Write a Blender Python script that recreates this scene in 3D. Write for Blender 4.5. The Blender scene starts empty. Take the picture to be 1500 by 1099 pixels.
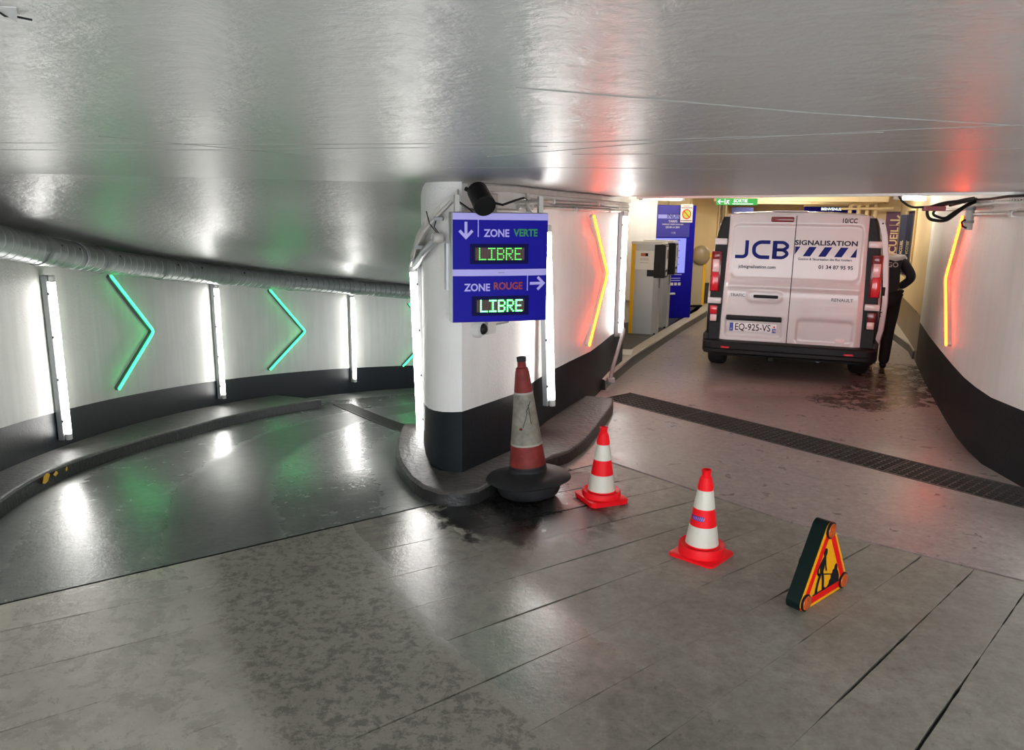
import bpy, bmesh, math, random
from mathutils import Vector, Matrix
R = math.radians
random.seed(7)
scn = bpy.context.scene
col = scn.collection

# ------------------------------------------------------------------ camera, world, exposure
EYE = Vector((0.0, 0.0, 1.87))
PITCH, ROLL, FPX = R(11.8), R(0.7), 1120.0
fw = Vector((0, math.cos(PITCH), -math.sin(PITCH)))
up0 = Vector((0, math.sin(PITCH), math.cos(PITCH)))
rt = Vector((1, 0, 0)) * math.cos(ROLL) + up0 * math.sin(ROLL)
upv = up0 * math.cos(ROLL) - Vector((1, 0, 0)) * math.sin(ROLL)
cam = bpy.data.cameras.new('camera')
cam.sensor_fit = 'HORIZONTAL'; cam.sensor_width = 36.0
cam.lens = FPX / 1500.0 * 36.0
cam.clip_start = 0.02
camo = bpy.data.objects.new('camera', cam)
m = Matrix((rt, upv, -fw)).transposed().to_4x4(); m.translation = EYE
camo.matrix_world = m
col.objects.link(camo); scn.camera = camo

wd = bpy.data.worlds.new('world'); scn.world = wd; wd.use_nodes = True
wd.node_tree.nodes['Background'].inputs[0].default_value = (0.93, 0.97, 1.0, 1)
wd.node_tree.nodes['Background'].inputs[1].default_value = 3.0     # daylight at the entrance behind the camera
scn.view_settings.view_transform = 'Standard'
scn.view_settings.look = 'None'
scn.view_settings.exposure = 0.8
scn.view_settings.gamma = 1.0
scn.view_settings.use_curve_mapping = False

TUBE = 18.5      # strength of the white fluorescent tubes
LAMP = 34.0      # ceiling battens beyond the soffit
RED = 18.0
GREEN = 5.0

# ------------------------------------------------------------------ node helpers
def nd(t, typ, ins=None, **props):
    n = t.nodes.new(typ)
    for k, v in props.items(): setattr(n, k, v)
    for k, v in (ins or {}).items():
        s = n.inputs[k]
        if isinstance(v, bpy.types.NodeSocket): t.links.new(v, s)
        else: s.default_value = v
    return n
def mth(t, op, a, b=0.0, c=0.0, clamp=False):
    return nd(t, 'ShaderNodeMath', {0: a, 1: b, 2: c}, operation=op, use_clamp=clamp).outputs[0]
def noise(t, vec, scale, detail=4.0, rough=0.55, dist=0.0):
    return nd(t, 'ShaderNodeTexNoise', {'Vector': vec, 'Scale': scale, 'Detail': detail, 'Roughness': rough, 'Distortion': dist}).outputs[0]
def ramp(t, fac, pts, interp='LINEAR'):
    n = nd(t, 'ShaderNodeValToRGB', {0: fac}); n.color_ramp.interpolation = interp
    e = n.color_ramp.elements
    while len(e) > 1: e.remove(e[-1])
    for i, (p, c) in enumerate(pts):
        q = e[0] if i == 0 else e.new(p)
        q.position = p
        q.color = (c, c, c, 1) if not isinstance(c, (tuple, list)) else (*c[:3], 1)
    return n.outputs[0]
def mixc(t, fac, a, b, mode='MIX'):
    n = nd(t, 'ShaderNodeMix', data_type='RGBA', blend_type=mode)
    for s, v in ((n.inputs[0], fac), (n.inputs[6], a), (n.inputs[7], b)):
        if isinstance(v, bpy.types.NodeSocket): t.links.new(v, s)
        else: s.default_value = v if not isinstance(v, tuple) else (*v[:3], 1)
    return n.outputs[2]
def bump(t, h, strength, dist=0.01):
    return nd(t, 'ShaderNodeBump', {'Height': h, 'Strength': strength, 'Distance': dist}).outputs[0]
def new_mat(name):
    mt = bpy.data.materials.new(name); mt.use_nodes = True
    t = mt.node_tree
    return mt, t, t.nodes['Principled BSDF']
def setin(t, n, k, v):
    s = n.inputs[k]
    if isinstance(v, bpy.types.NodeSocket): t.links.new(v, s)
    else: s.default_value = (*v, 1) if isinstance(v, tuple) and len(v) == 3 and s.type == 'RGBA' else v
MATS = {}
def mk(name, c, rough=0.5, metal=0.0, var=0.12, vs=6.0, bmp=0.0, bs=60.0, spec=0.5, coat=0.0, trans=0.0):
    if name in MATS: return MATS[name]
    mt, t, b = new_mat(name)
    v = nd(t, 'ShaderNodeTexCoord').outputs['Object']
    if var:
        f = noise(t, v, vs, 5.0)
        dk = tuple(x * (1 - var) for x in c); lt = tuple(min(1, x * (1 + var)) for x in c)
        setin(t, b, 'Base Color', mixc(t, f, dk, lt))
        setin(t, b, 'Roughness', mth(t, 'MULTIPLY_ADD', f, 0.2, max(0.02, rough - 0.1)))
    else:
        setin(t, b, 'Base Color', c); b.inputs['Roughness'].default_value = rough
    b.inputs['Metallic'].default_value = metal
    b.inputs['Specular IOR Level'].default_value = spec
    b.inputs['Coat Weight'].default_value = coat
    b.inputs['Transmission Weight'].default_value = trans
    if bmp: setin(t, b, 'Normal', bump(t, noise(t, v, bs, 4.0), bmp, 0.004))
    MATS[name] = mt
    return mt
def emi(name, c, s):
    mt, t, b = new_mat(name)
    b.inputs['Base Color'].default_value = (0.03, 0.03, 0.03, 1)
    b.inputs['Emission Color'].default_value = (*c, 1); b.inputs['Emission Strength'].default_value = s
    MATS[name] = mt
    return mt

# ------------------------------------------------------------------ materials
CX, CY = 6.339, 7.454        # axis of the curved ramp
def radius(t, pos, wob):
    flat = nd(t, 'ShaderNodeVectorMath', {0: pos, 1: (1, 1, 0)}, operation='MULTIPLY').outputs[0]
    d = nd(t, 'ShaderNodeVectorMath', {0: flat, 1: (CX, CY, 0)}, operation='DISTANCE').outputs['Value']
    return mth(t, 'ADD', d, mth(t, 'MULTIPLY', mth(t, 'SUBTRACT', wob, 0.5), 0.22))
def spot(t, pos, x, y, rad, wob, k=0.8):
    flat = nd(t, 'ShaderNodeVectorMath', {0: pos, 1: (1, 1, 0)}, operation='MULTIPLY').outputs[0]
    d = nd(t, 'ShaderNodeVectorMath', {0: flat, 1: (x, y, 0)}, operation='DISTANCE').outputs['Value']
    d = mth(t, 'ADD', d, mth(t, 'MULTIPLY', mth(t, 'SUBTRACT', wob, 0.5), k))
    return nd(t, 'ShaderNodeMapRange', {0: d, 1: rad * 0.7, 2: rad, 3: 1.0, 4: 0.0}, interpolation_type='SMOOTHSTEP').outputs[0]
def floor_mat(name, kind):
    mt, t, b = new_mat(name)
    pos = nd(t, 'ShaderNodeNewGeometry').outputs['Position']
    n1 = noise(t, pos, 1.1, 6.0, 0.6); n2 = noise(t, pos, 7.0, 9.0, 0.7, 0.4); n5 = noise(t, pos, 19.0, 9.0, 0.78, 0.2); n6 = noise(t, pos, 1.0, 1.6, 0.5); n3 = noise(t, pos, 110.0, 3.0, 0.6); n4 = noise(t, pos, 34.0, 5.0, 0.7)
    rr = mth(t, 'MULTIPLY', mth(t, 'SUBTRACT', radius(t, pos, n6), 6.5), 0.25)      # 6.5..10.5 -> 0..1
    big = ramp(t, n1, [(0.3, 0.0), (0.7, 1.0)])
    if kind == 'ramp':
        c = mixc(t, big, (0.105, 0.117, 0.107), (0.175, 0.19, 0.175))
        band = ramp(t, rr, [(0.0, 1.0), (0.26, 1.0), (0.30, 0.78), (0.455, 1.0), (0.475, 0.55), (0.61, 0.6), (0.635, 1.05), (0.80, 1.0), (0.86, 0.75), (1.0, 0.8)])
        ro = ramp(t, rr, [(0.0, 0.46), (0.24, 0.42), (0.30, 0.25), (0.45, 0.25), (0.475, 0.40), (0.60, 0.40), (0.63, 0.24), (0.80, 0.24), (0.87, 0.46), (1.0, 0.48)])
        bs = 0.25
    elif kind == 'slab':
        c = mixc(t, big, (0.29, 0.276, 0.23), (0.43, 0.41, 0.352))
        band = ramp(t, rr, [(0.0, 0.72), (0.22, 0.68), (0.30, 0.55), (0.345, 0.62), (0.36, 0.82), (0.55, 0.72), (0.58, 1.12), (0.8, 1.2), (1.0, 1.25)])
        ro = ramp(t, rr, [(0.0, 0.52), (0.18, 0.5), (0.22, 0.20), (0.34, 0.17), (0.37, 0.5), (0.56, 0.52), (0.6, 0.28), (0.78, 0.28), (0.84, 0.5), (1.0, 0.5)])
        pat = mth(t, 'MULTIPLY', ramp(t, mth(t, 'ADD', mth(t, 'MULTIPLY', n5, 0.7), mth(t, 'MULTIPLY', n2, 0.3)), [(0.47, 0.0), (0.56, 0.72)]), ramp(t, rr, [(0.34, 0.0), (0.37, 1.0), (0.55, 1.0), (0.6, 0.12)]))
        c = mixc(t, pat, c, (0.05, 0.045, 0.042))
        bs = 0.28
    else:
        c = mixc(t, big, (0.22, 0.19, 0.182), (0.345, 0.302, 0.288))
        band = 1.0
        ro = ramp(t, n1, [(0.35, 0.30), (0.65, 0.46)])
        pat = ramp(t, n2, [(0.60, 0.0), (0.64, 0.75)])
        c = mixc(t, pat, c, (0.03, 0.026, 0.025))
        bs = 0.2
    if band != 1.0: c = mixc(t, 1.0, c, band, 'MULTIPLY')
    mid = ramp(t, mth(t, 'ADD', mth(t, 'MULTIPLY', n5, 0.55), mth(t, 'MULTIPLY', n2, 0.45)), [(0.32, 0.55), (0.68, 1.4)])
    c = mixc(t, 1.0, c, mid, 'MULTIPLY')
    c = mixc(t, ramp(t, n3, [(0.66, 0.0), (0.72, 0.5)]), c, (0.36, 0.34, 0.30))            # pale grit
    c = mixc(t, ramp(t, n4, [(0.30, 0.45), (0.40, 0.0)]), c, (0.03, 0.028, 0.026))
    wet = None
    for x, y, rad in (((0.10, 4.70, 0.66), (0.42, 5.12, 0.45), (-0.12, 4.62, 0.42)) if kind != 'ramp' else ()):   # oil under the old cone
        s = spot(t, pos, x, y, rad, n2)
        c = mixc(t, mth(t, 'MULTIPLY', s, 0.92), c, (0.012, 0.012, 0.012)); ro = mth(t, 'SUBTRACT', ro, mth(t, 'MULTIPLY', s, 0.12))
    if kind == 'plain':
        for x, y, rad in ((4.2, 8.2, 0.75), (4.95, 9.3, 0.9), (3.55, 7.8, 0.5)):              # puddles behind the van
            s = mth(t, 'MULTIPLY', spot(t, pos, x, y, rad, n2, 1.5), ramp(t, n2, [(0.45, 0.0), (0.52, 1.0)]))
            ro = mth(t, 'MULTIPLY', ro, mth(t, 'SUBTRACT', 1.0, mth(t, 'MULTIPLY', s, 0.85)))
            c = mixc(t, mth(t, 'MULTIPLY', s, 0.6), c, (0.02, 0.018, 0.017))
    setin(t, b, 'Base Color', c)
    setin(t, b, 'Roughness', mth(t, 'ADD', ro, mth(t, 'MULTIPLY', mth(t, 'SUBTRACT', n2, 0.5), 0.25), clamp=True))
    h = mth(t, 'ADD', mth(t, 'MULTIPLY', n4, 1.1), mth(t, 'MULTIPLY', n2, 0.7))
    h = mth(t, 'ADD', h, mth(t, 'MULTIPLY', n3, 0.24))
    setin(t, b, 'Specular IOR Level', nd(t, 'ShaderNodeMapRange', {0: ro, 1: 0.2, 2: 0.42, 3: 1.0, 4: 0.5}).outputs[0])      # wet film on the polished tracks
    gl = nd(t, 'ShaderNodeMapRange', {0: ro, 1: 0.2, 2: 0.46, 3: bs * 0.72, 4: bs}).outputs[0]
    setin(t, b, 'Normal', nd(t, 'ShaderNodeBump', {'Height': h, 'Strength': gl, 'Distance': 0.008}).outputs[0])
    return mt
M_ramp = floor_mat('worn_ramp_asphalt', 'ramp')
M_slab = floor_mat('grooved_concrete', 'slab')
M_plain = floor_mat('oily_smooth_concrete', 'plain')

def paint_mat(name, c, rough, var, bs, bst, fine=55.0, streak=True, spec=0.5):
    mt, t, b = new_mat(name)
    pos = nd(t, 'ShaderNodeNewGeometry').outputs['Position']
    n1 = noise(t, pos, 1.3, 5.0); n2 = noise(t, pos, fine, 5.0, 0.6)
    sv = nd(t, 'ShaderNodeVectorMath', {0: pos, 1: (6.0, 6.0, 0.5)}, operation='MULTIPLY').outputs[0]
    n3 = noise(t, sv, 1.6, 4.0)
    f = mth(t, 'ADD', mth(t, 'MULTIPLY', n1, 0.5), mth(t, 'MULTIPLY', n3 if streak else n1, 0.5))
    cc = mixc(t, ramp(t, f, [(0.3, 0.0), (0.7, 1.0)]), tuple(x * (1 - var) for x in c), c)
    setin(t, b, 'Base Color', cc)
    setin(t, b, 'Roughness', mth(t, 'MULTIPLY_ADD', n1, 0.16, rough - 0.08))
    setin(t, b, 'Normal', bump(t, n2, bst, 0.012)); b.inputs['Specular IOR Level'].default_value = spec
    return mt
M_white = paint_mat('white_wall_paint', (0.87, 0.86, 0.84), 0.5, 0.14, 50, 0.35)  # set high to lift the weakly lit right wall and pillar
M_white_l = paint_mat('stained_dimmed_left_wall_paint', (0.60, 0.61, 0.57), 0.5, 0.22, 50, 0.35)  # stain streaks over a base greyed to offset the strong tube light here
M_dark = paint_mat('dark_band_paint', (0.010, 0.014, 0.018), 0.45, 0.3, 50, 0.2, spec=0.22)
M_beige = paint_mat('beige_wall_paint', (0.72, 0.55, 0.30), 0.45, 0.12, 50, 0.06)
M_tan = paint_mat('tan_band_paint', (0.20, 0.14, 0.07), 0.30, 0.25, 50, 0.1)
M_kerb = paint_mat('worn_kerb_concrete', (0.10, 0.094, 0.09), 0.5, 0.65, 50, 0.8, 22.0, spec=0.35)
M_kerbdark = paint_mat('black_kerb_paint', (0.02, 0.02, 0.02), 0.36, 0.4, 50, 0.5, 26.0)
M_walk = paint_mat('dark_walkway', (0.055, 0.055, 0.055), 0.5, 0.3, 50, 0.2)

def ceil_mat():
    mt, t, b = new_mat('glossy_ceiling_paint')
    pos = nd(t, 'ShaderNodeNewGeometry').outputs['Position']
    n1 = noise(t, pos, 0.9, 6.0, 0.6); n2 = noise(t, pos, 9.0, 7.0, 0.6, 0.3); n3 = noise(t, pos, 60.0, 3.0)
    c = mixc(t, ramp(t, n1, [(0.3, 0.0), (0.7, 1.0)]), (0.25, 0.25, 0.243), (0.325, 0.325, 0.316))
    c = mixc(t, ramp(t, n2, [(0.66, 0.0), (0.72, 0.25)]), c, (0.30, 0.29, 0.27))
    setin(t, b, 'Base Color', c)
    setin(t, b, 'Roughness', mth(t, 'MULTIPLY_ADD', n1, 0.18, 0.27))
    h = mth(t, 'ADD', mth(t, 'MULTIPLY', n2, 1.0), mth(t, 'MULTIPLY', n3, 0.07))
    h = mth(t, 'ADD', h, mth(t, 'MULTIPLY', noise(t, pos, 24.0, 4.0, 0.6, 0.5), 0.40))
    setin(t, b, 'Normal', bump(t, h, 0.30, 0.02))
    b.inputs['Specular IOR Level'].default_value = 0.6
    return mt
M_ceil = ceil_mat()

M_tube = emi('lit_tube', (1.0, 0.98, 0.94), TUBE)
M_lamp = emi('lit_diffuser', (1.0, 0.93, 0.80), LAMP)
M_lampw = emi('weaker_lit_diffuser', (1.0, 0.93, 0.80), 11.0)  # same diffuser, emission cut so the nearby beige walls do not wash out
M_green = emi('green_light', (0.02, 1.0, 0.22), GREEN)
M_red = emi('red_light', (1.0, 0.050, 0.004), RED)
M_led1 = emi('led_dim_green', (0.10, 1.0, 0.12), 1.5)
M_led2 = emi('led_bright_green', (0.07, 1.0, 0.16), 7.0)
M_exit = emi('exit_green', (0.01, 0.55, 0.06), 0.45)
M_exitw = emi('exit_white', (0.9, 1.0, 0.9), 1.0)
M_bluelit = emi('lit_blue_panel', (0.012, 0.010, 0.32), 0.9)
M_sheetglow = emi('emissive_tariff_print', (0.28, 0.30, 0.95), 0.62)  # printed tariff sheet drawn with emission so that it glows
M_galv = mk('galvanised_steel', (0.22, 0.235, 0.232), 0.42, 0.5, 0.25, 8)
M_alu = mk('brushed_aluminium', (0.50, 0.51, 0.52), 0.40, 0.6, 0.08)
M_grey = mk('grey_plastic', (0.28, 0.29, 0.30), 0.45)
M_lgrey = mk('pale_grey_plastic', (0.62, 0.62, 0.60), 0.45)
M_pipe = mk('painted_conduit', (0.50, 0.48, 0.45), 0.42, 0.0, 0.25, 12)
M_black = mk('black_plastic', (0.008, 0.008, 0.009), 0.45, spec=0.25)
M_rubber = mk('black_rubber', (0.016, 0.016, 0.018), 0.6, 0, 0.5, 9, 0.3, 30, spec=0.3)
M_iron = mk('grate_iron', (0.075, 0.068, 0.064), 0.5, 0.2, 0.4, 20)
M_void = mk('near_black_fill', (0.006, 0.006, 0.006), 0.8, 0, 0)  # near-black fill for drains, slab joints, door gap and van underside
M_yellow = mk('yellow_paint', (0.85, 0.48, 0.01), 0.4)
M_navy = mk('navy_print', (0.007, 0.005, 0.33), 0.55, 0, 0.06, spec=0.15)
M_violet = mk('pale_violet_print', (0.50, 0.46, 0.98), 0.5, 0, 0.04, spec=0.2)
M_txtgreen = mk('green_print', (0.01, 0.28, 0.06), 0.4, 0, 0)
M_txtred = mk('red_print', (0.32, 0.012, 0.02), 0.4, 0, 0)
M_led_off = mk('led_window', (0.035, 0.022, 0.022), 0.5, 0, 0.3, 60, spec=0.15)
M_ledcol = mk('unlit_led_columns', (0.16, 0.08, 0.07), 0.4, 0, 0)
M_vanw = mk('van_white_paint', (0.56, 0.535, 0.54), 0.24, 0, 0.02, 3, coat=0.6)
M_vblack = mk('van_black_trim', (0.009, 0.0095, 0.011), 0.5, 0, 0.1, spec=0.25)
M_vblue = mk('van_blue_print', (0.006, 0.015, 0.16), 0.5, 0, 0, spec=0.15)
M_vink = mk('van_dark_print', (0.012, 0.011, 0.04), 0.5, 0, 0, spec=0.15)
M_lred = mk('red_lens', (0.55, 0.008, 0.02), 0.12, 0, 0.1, coat=0.5)
M_ldark = mk('dark_red_lens', (0.16, 0.006, 0.012), 0.15, 0, 0.1, coat=0.5)
M_lclear = mk('clear_lens', (0.62, 0.42, 0.42), 0.12, 0, 0.15, coat=0.5)
M_chrome = mk('chrome_letters', (0.10, 0.09, 0.09), 0.35, 0.6, 0)
M_plate = mk('plate_white', (0.80, 0.80, 0.82), 0.35, 0, 0)
M_plblue = mk('plate_blue', (0.015, 0.05, 0.35), 0.35, 0, 0)
M_conered = mk('fluorescent_red_plastic', (1.0, 0.008, 0.016), 0.45, 0, 0.03, spec=0.22)
M_conewhite = mk('reflective_white_sleeve', (0.74, 0.71, 0.62), 0.34, 0, 0.05)
M_oldred = mk('faded_red_plastic', (0.20, 0.022, 0.018), 0.55, 0, 0.65, 16, spec=0.3)
M_oldwhite = mk('dirty_white_sleeve', (0.22, 0.205, 0.165), 0.55, 0, 0.75, 18, spec=0.3)
M_dgreen = mk('dark_green_plastic', (0.003, 0.012, 0.011), 0.45, 0, 0.1, spec=0.2)
M_amber = mk('amber_reflective', (0.95, 0.42, 0.006), 0.5, 0, 0.03, spec=0.15)
M_pyred = mk('sign_red', (0.85, 0.008, 0.008), 0.5, 0, 0.03, spec=0.15)
M_orange = mk('orange_lens', (0.55, 0.085, 0.008), 0.2, 0, 0.4, 60, coat=0.4)
M_paper = mk('white_paper', (0.74, 0.72, 0.70), 0.6, 0, 0.03)
M_white_p = mk('white_plastic', (0.70, 0.69, 0.66), 0.4, 0, 0.05)
M_ink = mk('black_ink', (0.010, 0.010, 0.013), 0.6, 0, 0, spec=0.15)
M_glass = mk('dark_window_glass', (0.012, 0.016, 0.022), 0.06, 0, 0)
M_skin = mk('skin', (0.50, 0.30, 0.22), 0.55, 0, 0.08)
M_cloth = mk('dark_navy_cloth', (0.014, 0.015, 0.022), 0.8, 0, 0.3, 30)
M_trouser = mk('black_cloth', (0.009, 0.009, 0.010), 0.85, 0, 0.3, 30)
M_reflect = mk('pale_reflective_cloth', (0.42, 0.39, 0.42), 0.5, 0, 0.1)
M_purple = mk('purple_print', (0.10, 0.010, 0.09), 0.4, 0, 0.1)
M_cream = mk('cream_print', (0.80, 0.62, 0.36), 0.45, 0, 0)
M_dimblue = mk('dull_blue_print', (0.08, 0.09, 0.30), 0.3, 0, 0.1)

# ------------------------------------------------------------------ mesh helpers
class MB:
    def __init__(s): s.v = []; s.f = []; s.mi = []; s.m = 0; s.X = Matrix.Identity(4)
    def add(s, vs, fs):
        o = len(s.v)
        s.v += [s.X @ Vector(p) for p in vs]
        s.f += [tuple(i + o for i in f) for f in fs]
        s.mi += [s.m] * len(fs)
        return s
    def box(s, x0, x1, y0, y1, z0, z1):
        vs = [(x, y, z) for z in (z0, z1) for y in (y0, y1) for x in (x0, x1)]
        return s.add(vs, [(0, 2, 3, 1), (4, 5, 7, 6), (0, 1, 5, 4), (2, 6, 7, 3), (0, 4, 6, 2), (1, 3, 7, 5)])
    def rbox(s, x0, x1, y0, y1, z0, z1, b=0.01, seg=2):
        bm = bmesh.new()
        r = bmesh.ops.create_cube(bm, size=1.0)
        for v in bm.verts:
            v.co = Vector((x0 + (v.co.x + .5) * (x1 - x0), y0 + (v.co.y + .5) * (y1 - y0), z0 + (v.co.z + .5) * (z1 - z0)))
        bmesh.ops.bevel(bm, geom=list(bm.edges), offset=b, segments=seg, affect='EDGES', profile=0.5)
        bm.verts.index_update()
        s.add([v.co.copy() for v in bm.verts], [[v.index for v in f.verts] for f in bm.faces]); bm.free()
        return s
    def prism(s, poly, a, b, axis='z'):
        """poly 2D ccw; extruded from a to b along axis"""
        n = len(poly)
        def P(u, v, w): return (u, v, w) if axis == 'z' else ((u, w, v) if axis == 'y' else (w, u, v))
        vs = [P(u, v, a) for u, v in poly] + [P(u, v, b) for u, v in poly]
        fs = [tuple(range(n))[::-1], tuple(range(n, 2 * n))] + [(i, (i + 1) % n, n + (i + 1) % n, n + i) for i in range(n)]
        return s.add(vs, fs)
    def lathe(s, prof, seg=32, cap=True, sx=1.0):
        vs = []; fs = []
        for r, z in prof:
            for k in range(seg):
                a = 2 * math.pi * k / seg; vs.append((r * math.cos(a) * sx, r * math.sin(a), z))
        for i in range(len(prof) - 1):
            for k in range(seg):
                k2 = (k + 1) % seg
                fs.append((i * seg + k, i * seg + k2, (i + 1) * seg + k2, (i + 1) * seg + k))
        if cap:
            fs.append(tuple(range(seg))[::-1]); o = (len(prof) - 1) * seg; fs.append(tuple(range(o, o + seg)))
        return s.add(vs, fs)
    def tube(s, pts, r, seg=10, cap=True):
        pts = [Vector(p) for p in pts]; n = len(pts); vs = []; fs = []
        ref = None
        for i, p in enumerate(pts):
            d = (pts[min(i + 1, n - 1)] - pts[max(i - 1, 0)]).normalized()
            if ref is None: ref = d.orthogonal().normalized()
            u = (ref - d * ref.dot(d)).normalized(); ref = u; w = d.cross(u)
            rad = r[i] if isinstance(r, (list, tuple)) else r
            for k in range(seg):
                a = 2 * math.pi * k / seg; vs.append(p + u * rad * math.cos(a) + w * rad * math.sin(a))
        for i in range(n - 1):
            for k in range(seg):
                k2 = (k + 1) % seg; fs.append((i * seg + k, i * seg + k2, (i + 1) * seg + k2, (i + 1) * seg + k))
        if cap: fs += [tuple(range(seg))[::-1], tuple(range((n - 1) * seg, n * seg))]
        return s.add(vs, fs)
    def ball(s, c, r, seg=16, rings=10, sc=(1, 1, 1)):
        prof = [(max(1e-4, math.sin(math.pi * i / rings)) * r, -math.cos(math.pi * i / rings) * r) for i in range(rings + 1)]
        X = s.X; s.X = X @ Matrix.Translation(c) @ Matrix.Diagonal((*sc, 1)); s.lathe(prof, seg); s.X = X
        return s
    def build(s, name, mats, parent=None, smooth=False, ang=40):
        me = bpy.data.meshes.new(name); me.from_pydata([tuple(p) for p in s.v], [], s.f)
        for q in (mats if isinstance(mats, (list, tuple)) else [mats]): me.materials.append(q)
        me.polygons.foreach_set('material_index', s.mi)
        me.validate()
        bm = bmesh.new(); bm.from_mesh(me); bmesh.ops.recalc_face_normals(bm, faces=bm.faces); bm.to_mesh(me); bm.free()
        if smooth:
            me.polygons.foreach_set('use_smooth', [True] * len(me.polygons))
            me.set_sharp_from_angle(angle=R(ang))
        o = bpy.data.objects.new(name, me); col.objects.link(o)
        if parent is not None: o.parent = parent
        return o
def thing(name, label, cat, loc=(0, 0, 0), rz=0.0, group=None, mat=None):
    o = bpy.data.objects.new(name, None); o.empty_display_size = 0.1; col.objects.link(o)
    if mat is not None: o.matrix_world = mat
    else: o.location = loc; o.rotation_euler = (0, 0, rz)
    tag(o, label, cat, group); return o
def tag(o, label, cat, group=None):
    o['label'] = label; o['category'] = cat
    if group: o['group'] = group
    return o
def struct(o, label=None):
    o['kind'] = 'structure'
    if label: o['label'] = label
    return o
def frame(loc, xdir, ydir):
    """matrix with local x along xdir and local z up (as near as possible)"""
    x = Vector(xdir).normalized(); y = Vector(ydir); z = x.cross(y).normalized(); y = z.cross(x)
    mm = Matrix((x, y, z)).transposed().to_4x4(); mm.translation = Vector(loc); return mm
def lettering(s, size, mat, parent, X, sx=1.0, bold=0.0, align='CENTER', name='lettering', warp=None, depth=0.0006, space=1.0):
    cu = bpy.data.curves.new(name, 'FONT'); cu.body = s; cu.size = size; cu.align_x = align; cu.align_y = 'CENTER'
    cu.offset = bold * size; cu.resolution_u = 3; cu.space_character = space; cu.extrude = depth
    o = bpy.data.objects.new(name, cu); col.objects.link(o)
    dg = bpy.context.evaluated_depsgraph_get()
    me = bpy.data.meshes.new_from_object(o.evaluated_get(dg))
    bpy.data.objects.remove(o); bpy.data.curves.remove(cu)
    me.materials.clear(); me.materials.append(mat)
    if warp:
        bm = bmesh.new(); bm.from_mesh(me); bmesh.ops.triangulate(bm, faces=bm.faces); bm.to_mesh(me); bm.free()
    me.transform(X @ Matrix.Diagonal((sx, 1, 1, 1)))
    if warp:
        for v in me.vertices: v.co = warp(v.co)
    me.name = name
    r = bpy.data.objects.new(name, me); col.objects.link(r)
    if parent is not None: r.parent = parent
    return r
# a text plane whose glyphs stand upright (x right, z up) facing local -y
def up_at(x, y, z): return Matrix.Translation((x, y, z)) @ Matrix.Rotation(R(90), 4, 'X')
def copy_tree(o, parent=None):
    c = o.copy(); col.objects.link(c)
    if parent is not None: c.parent = parent
    for ch in o.children: copy_tree(ch, c)
    return c
def fillet(p, rad, n=6):
    out = [Vector(p[0])]
    for i in range(1, len(p) - 1):
        a, b, c = Vector(p[i - 1]), Vector(p[i]), Vector(p[i + 1])
        u = (a - b); w = (c - b); k = min(rad, u.length * .49, w.length * .49)
        A = b + u.normalized() * k; Cc = b + w.normalized() * k
        for j in range(n + 1):
            q = j / n; out.append(A * (1 - q) ** 2 + b * 2 * q * (1 - q) + Cc * q * q)
    out.append(Vector(p[-1])); return out
def ribbon(path, w, rad=0.0):
    """flat band around a 2D path -> quads (list of 2D pts, faces)"""
    p = fillet([Vector((x, y)) for x, y in path], rad) if rad else [Vector((x, y)) for x, y in path]
    vs = []; fs = []
    for i, q in enumerate(p):
        a = (q - p[i - 1]).normalized() if i else None
        b = (p[i + 1] - q).normalized() if i < len(p) - 1 else None
        if a is None: d = b; k = 1
        elif b is None: d = a; k = 1
        else:
            d = (a + b).normalized(); k = 1 / max(0.5, d.dot(a))
        nn = Vector((-d.y, d.x)) * (w / 2 * k)
        vs += [q + nn, q - nn]
        if i: fs.append((2 * i - 2, 2 * i - 1, 2 * i + 1, 2 * i))
    return vs, fs

# ------------------------------------------------------------------ the curved ramp: height and polar helpers
def drop(th):          # th: degrees short of the ramp's start; 0 on the flat
    x = 16.5 - th
    return 0.0 if x < -4 else (-0.0233 * x if x > 4 else -0.0233 * (x + 4) ** 2 / 16)
def drop_sharp(th): return -0.0233 * max(0.0, 16.5 - th)
def pol(r, th): return (CX - r * math.cos(R(th)), CY - r * math.sin(R(th)))
def theta(x, y): return math.degrees(math.atan2(-(y - CY), -(x - CX)))
def zr(x, y): return drop(theta(x, y))
RW = 10.27

# ------------------------------------------------------------------ floor
SA, SB = (-2.46, 3.39), (-0.45, 4.81)
near_poly = [(-3.70, 2.85), (SA[0] - .12, SA[1] + .17), (SB[0] - .12, SB[1] + .17), (0.76, 5.72), (1.77, 4.53), (2.74, 3.77), (3.72, 3.0), (3.72, -1.5), (-3.55, -1.5)]
g0 = Vector((1.03, 7.69)); gd = Vector((0.639, -0.770)); gn = Vector((0.770, 0.639)); GW = 0.45
gA = g0 - gd * 0.15; gB = g0 + gd * 4.25; gC = gB + gn * GW; gD = gA + gn * GW
fl = MB()
fl.add([(x, y, -0.022) for x, y in near_poly], [tuple(range(len(near_poly)))])
fl.m = 1
nq = len(near_poly)
fl.add([(x, y, -0.022) for x, y in near_poly] + [(x, y, 0.0) for x, y in near_poly], [(i, (i + 1) % nq, nq + (i + 1) % nq, nq + i) for i in range(5)])
fl.m = 1
fl.add([(*gA, 0), (*gD, 0), (0.9, 9.0, 0), (0.6, 7.9, 0)], [(0, 1, 2, 3)])
reg = [SB, (-0.2, 6.2), (0.6, 7.9), tuple(gA), tuple(gB), (3.75, 2.97), (2.74, 3.77), (1.77, 4.53), (0.76, 5.72)]
fl.add([(x, y, 0) for x, y in reg] + [(x, y, -.03) for x, y in reg[4:] + reg[:1]], [tuple(range(len(reg)))] + [(4, 5, 10, 9), (5, 6, 11, 10), (6, 7, 12, 11), (7, 8, 13, 12), (8, 0, 14, 13)])
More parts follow.
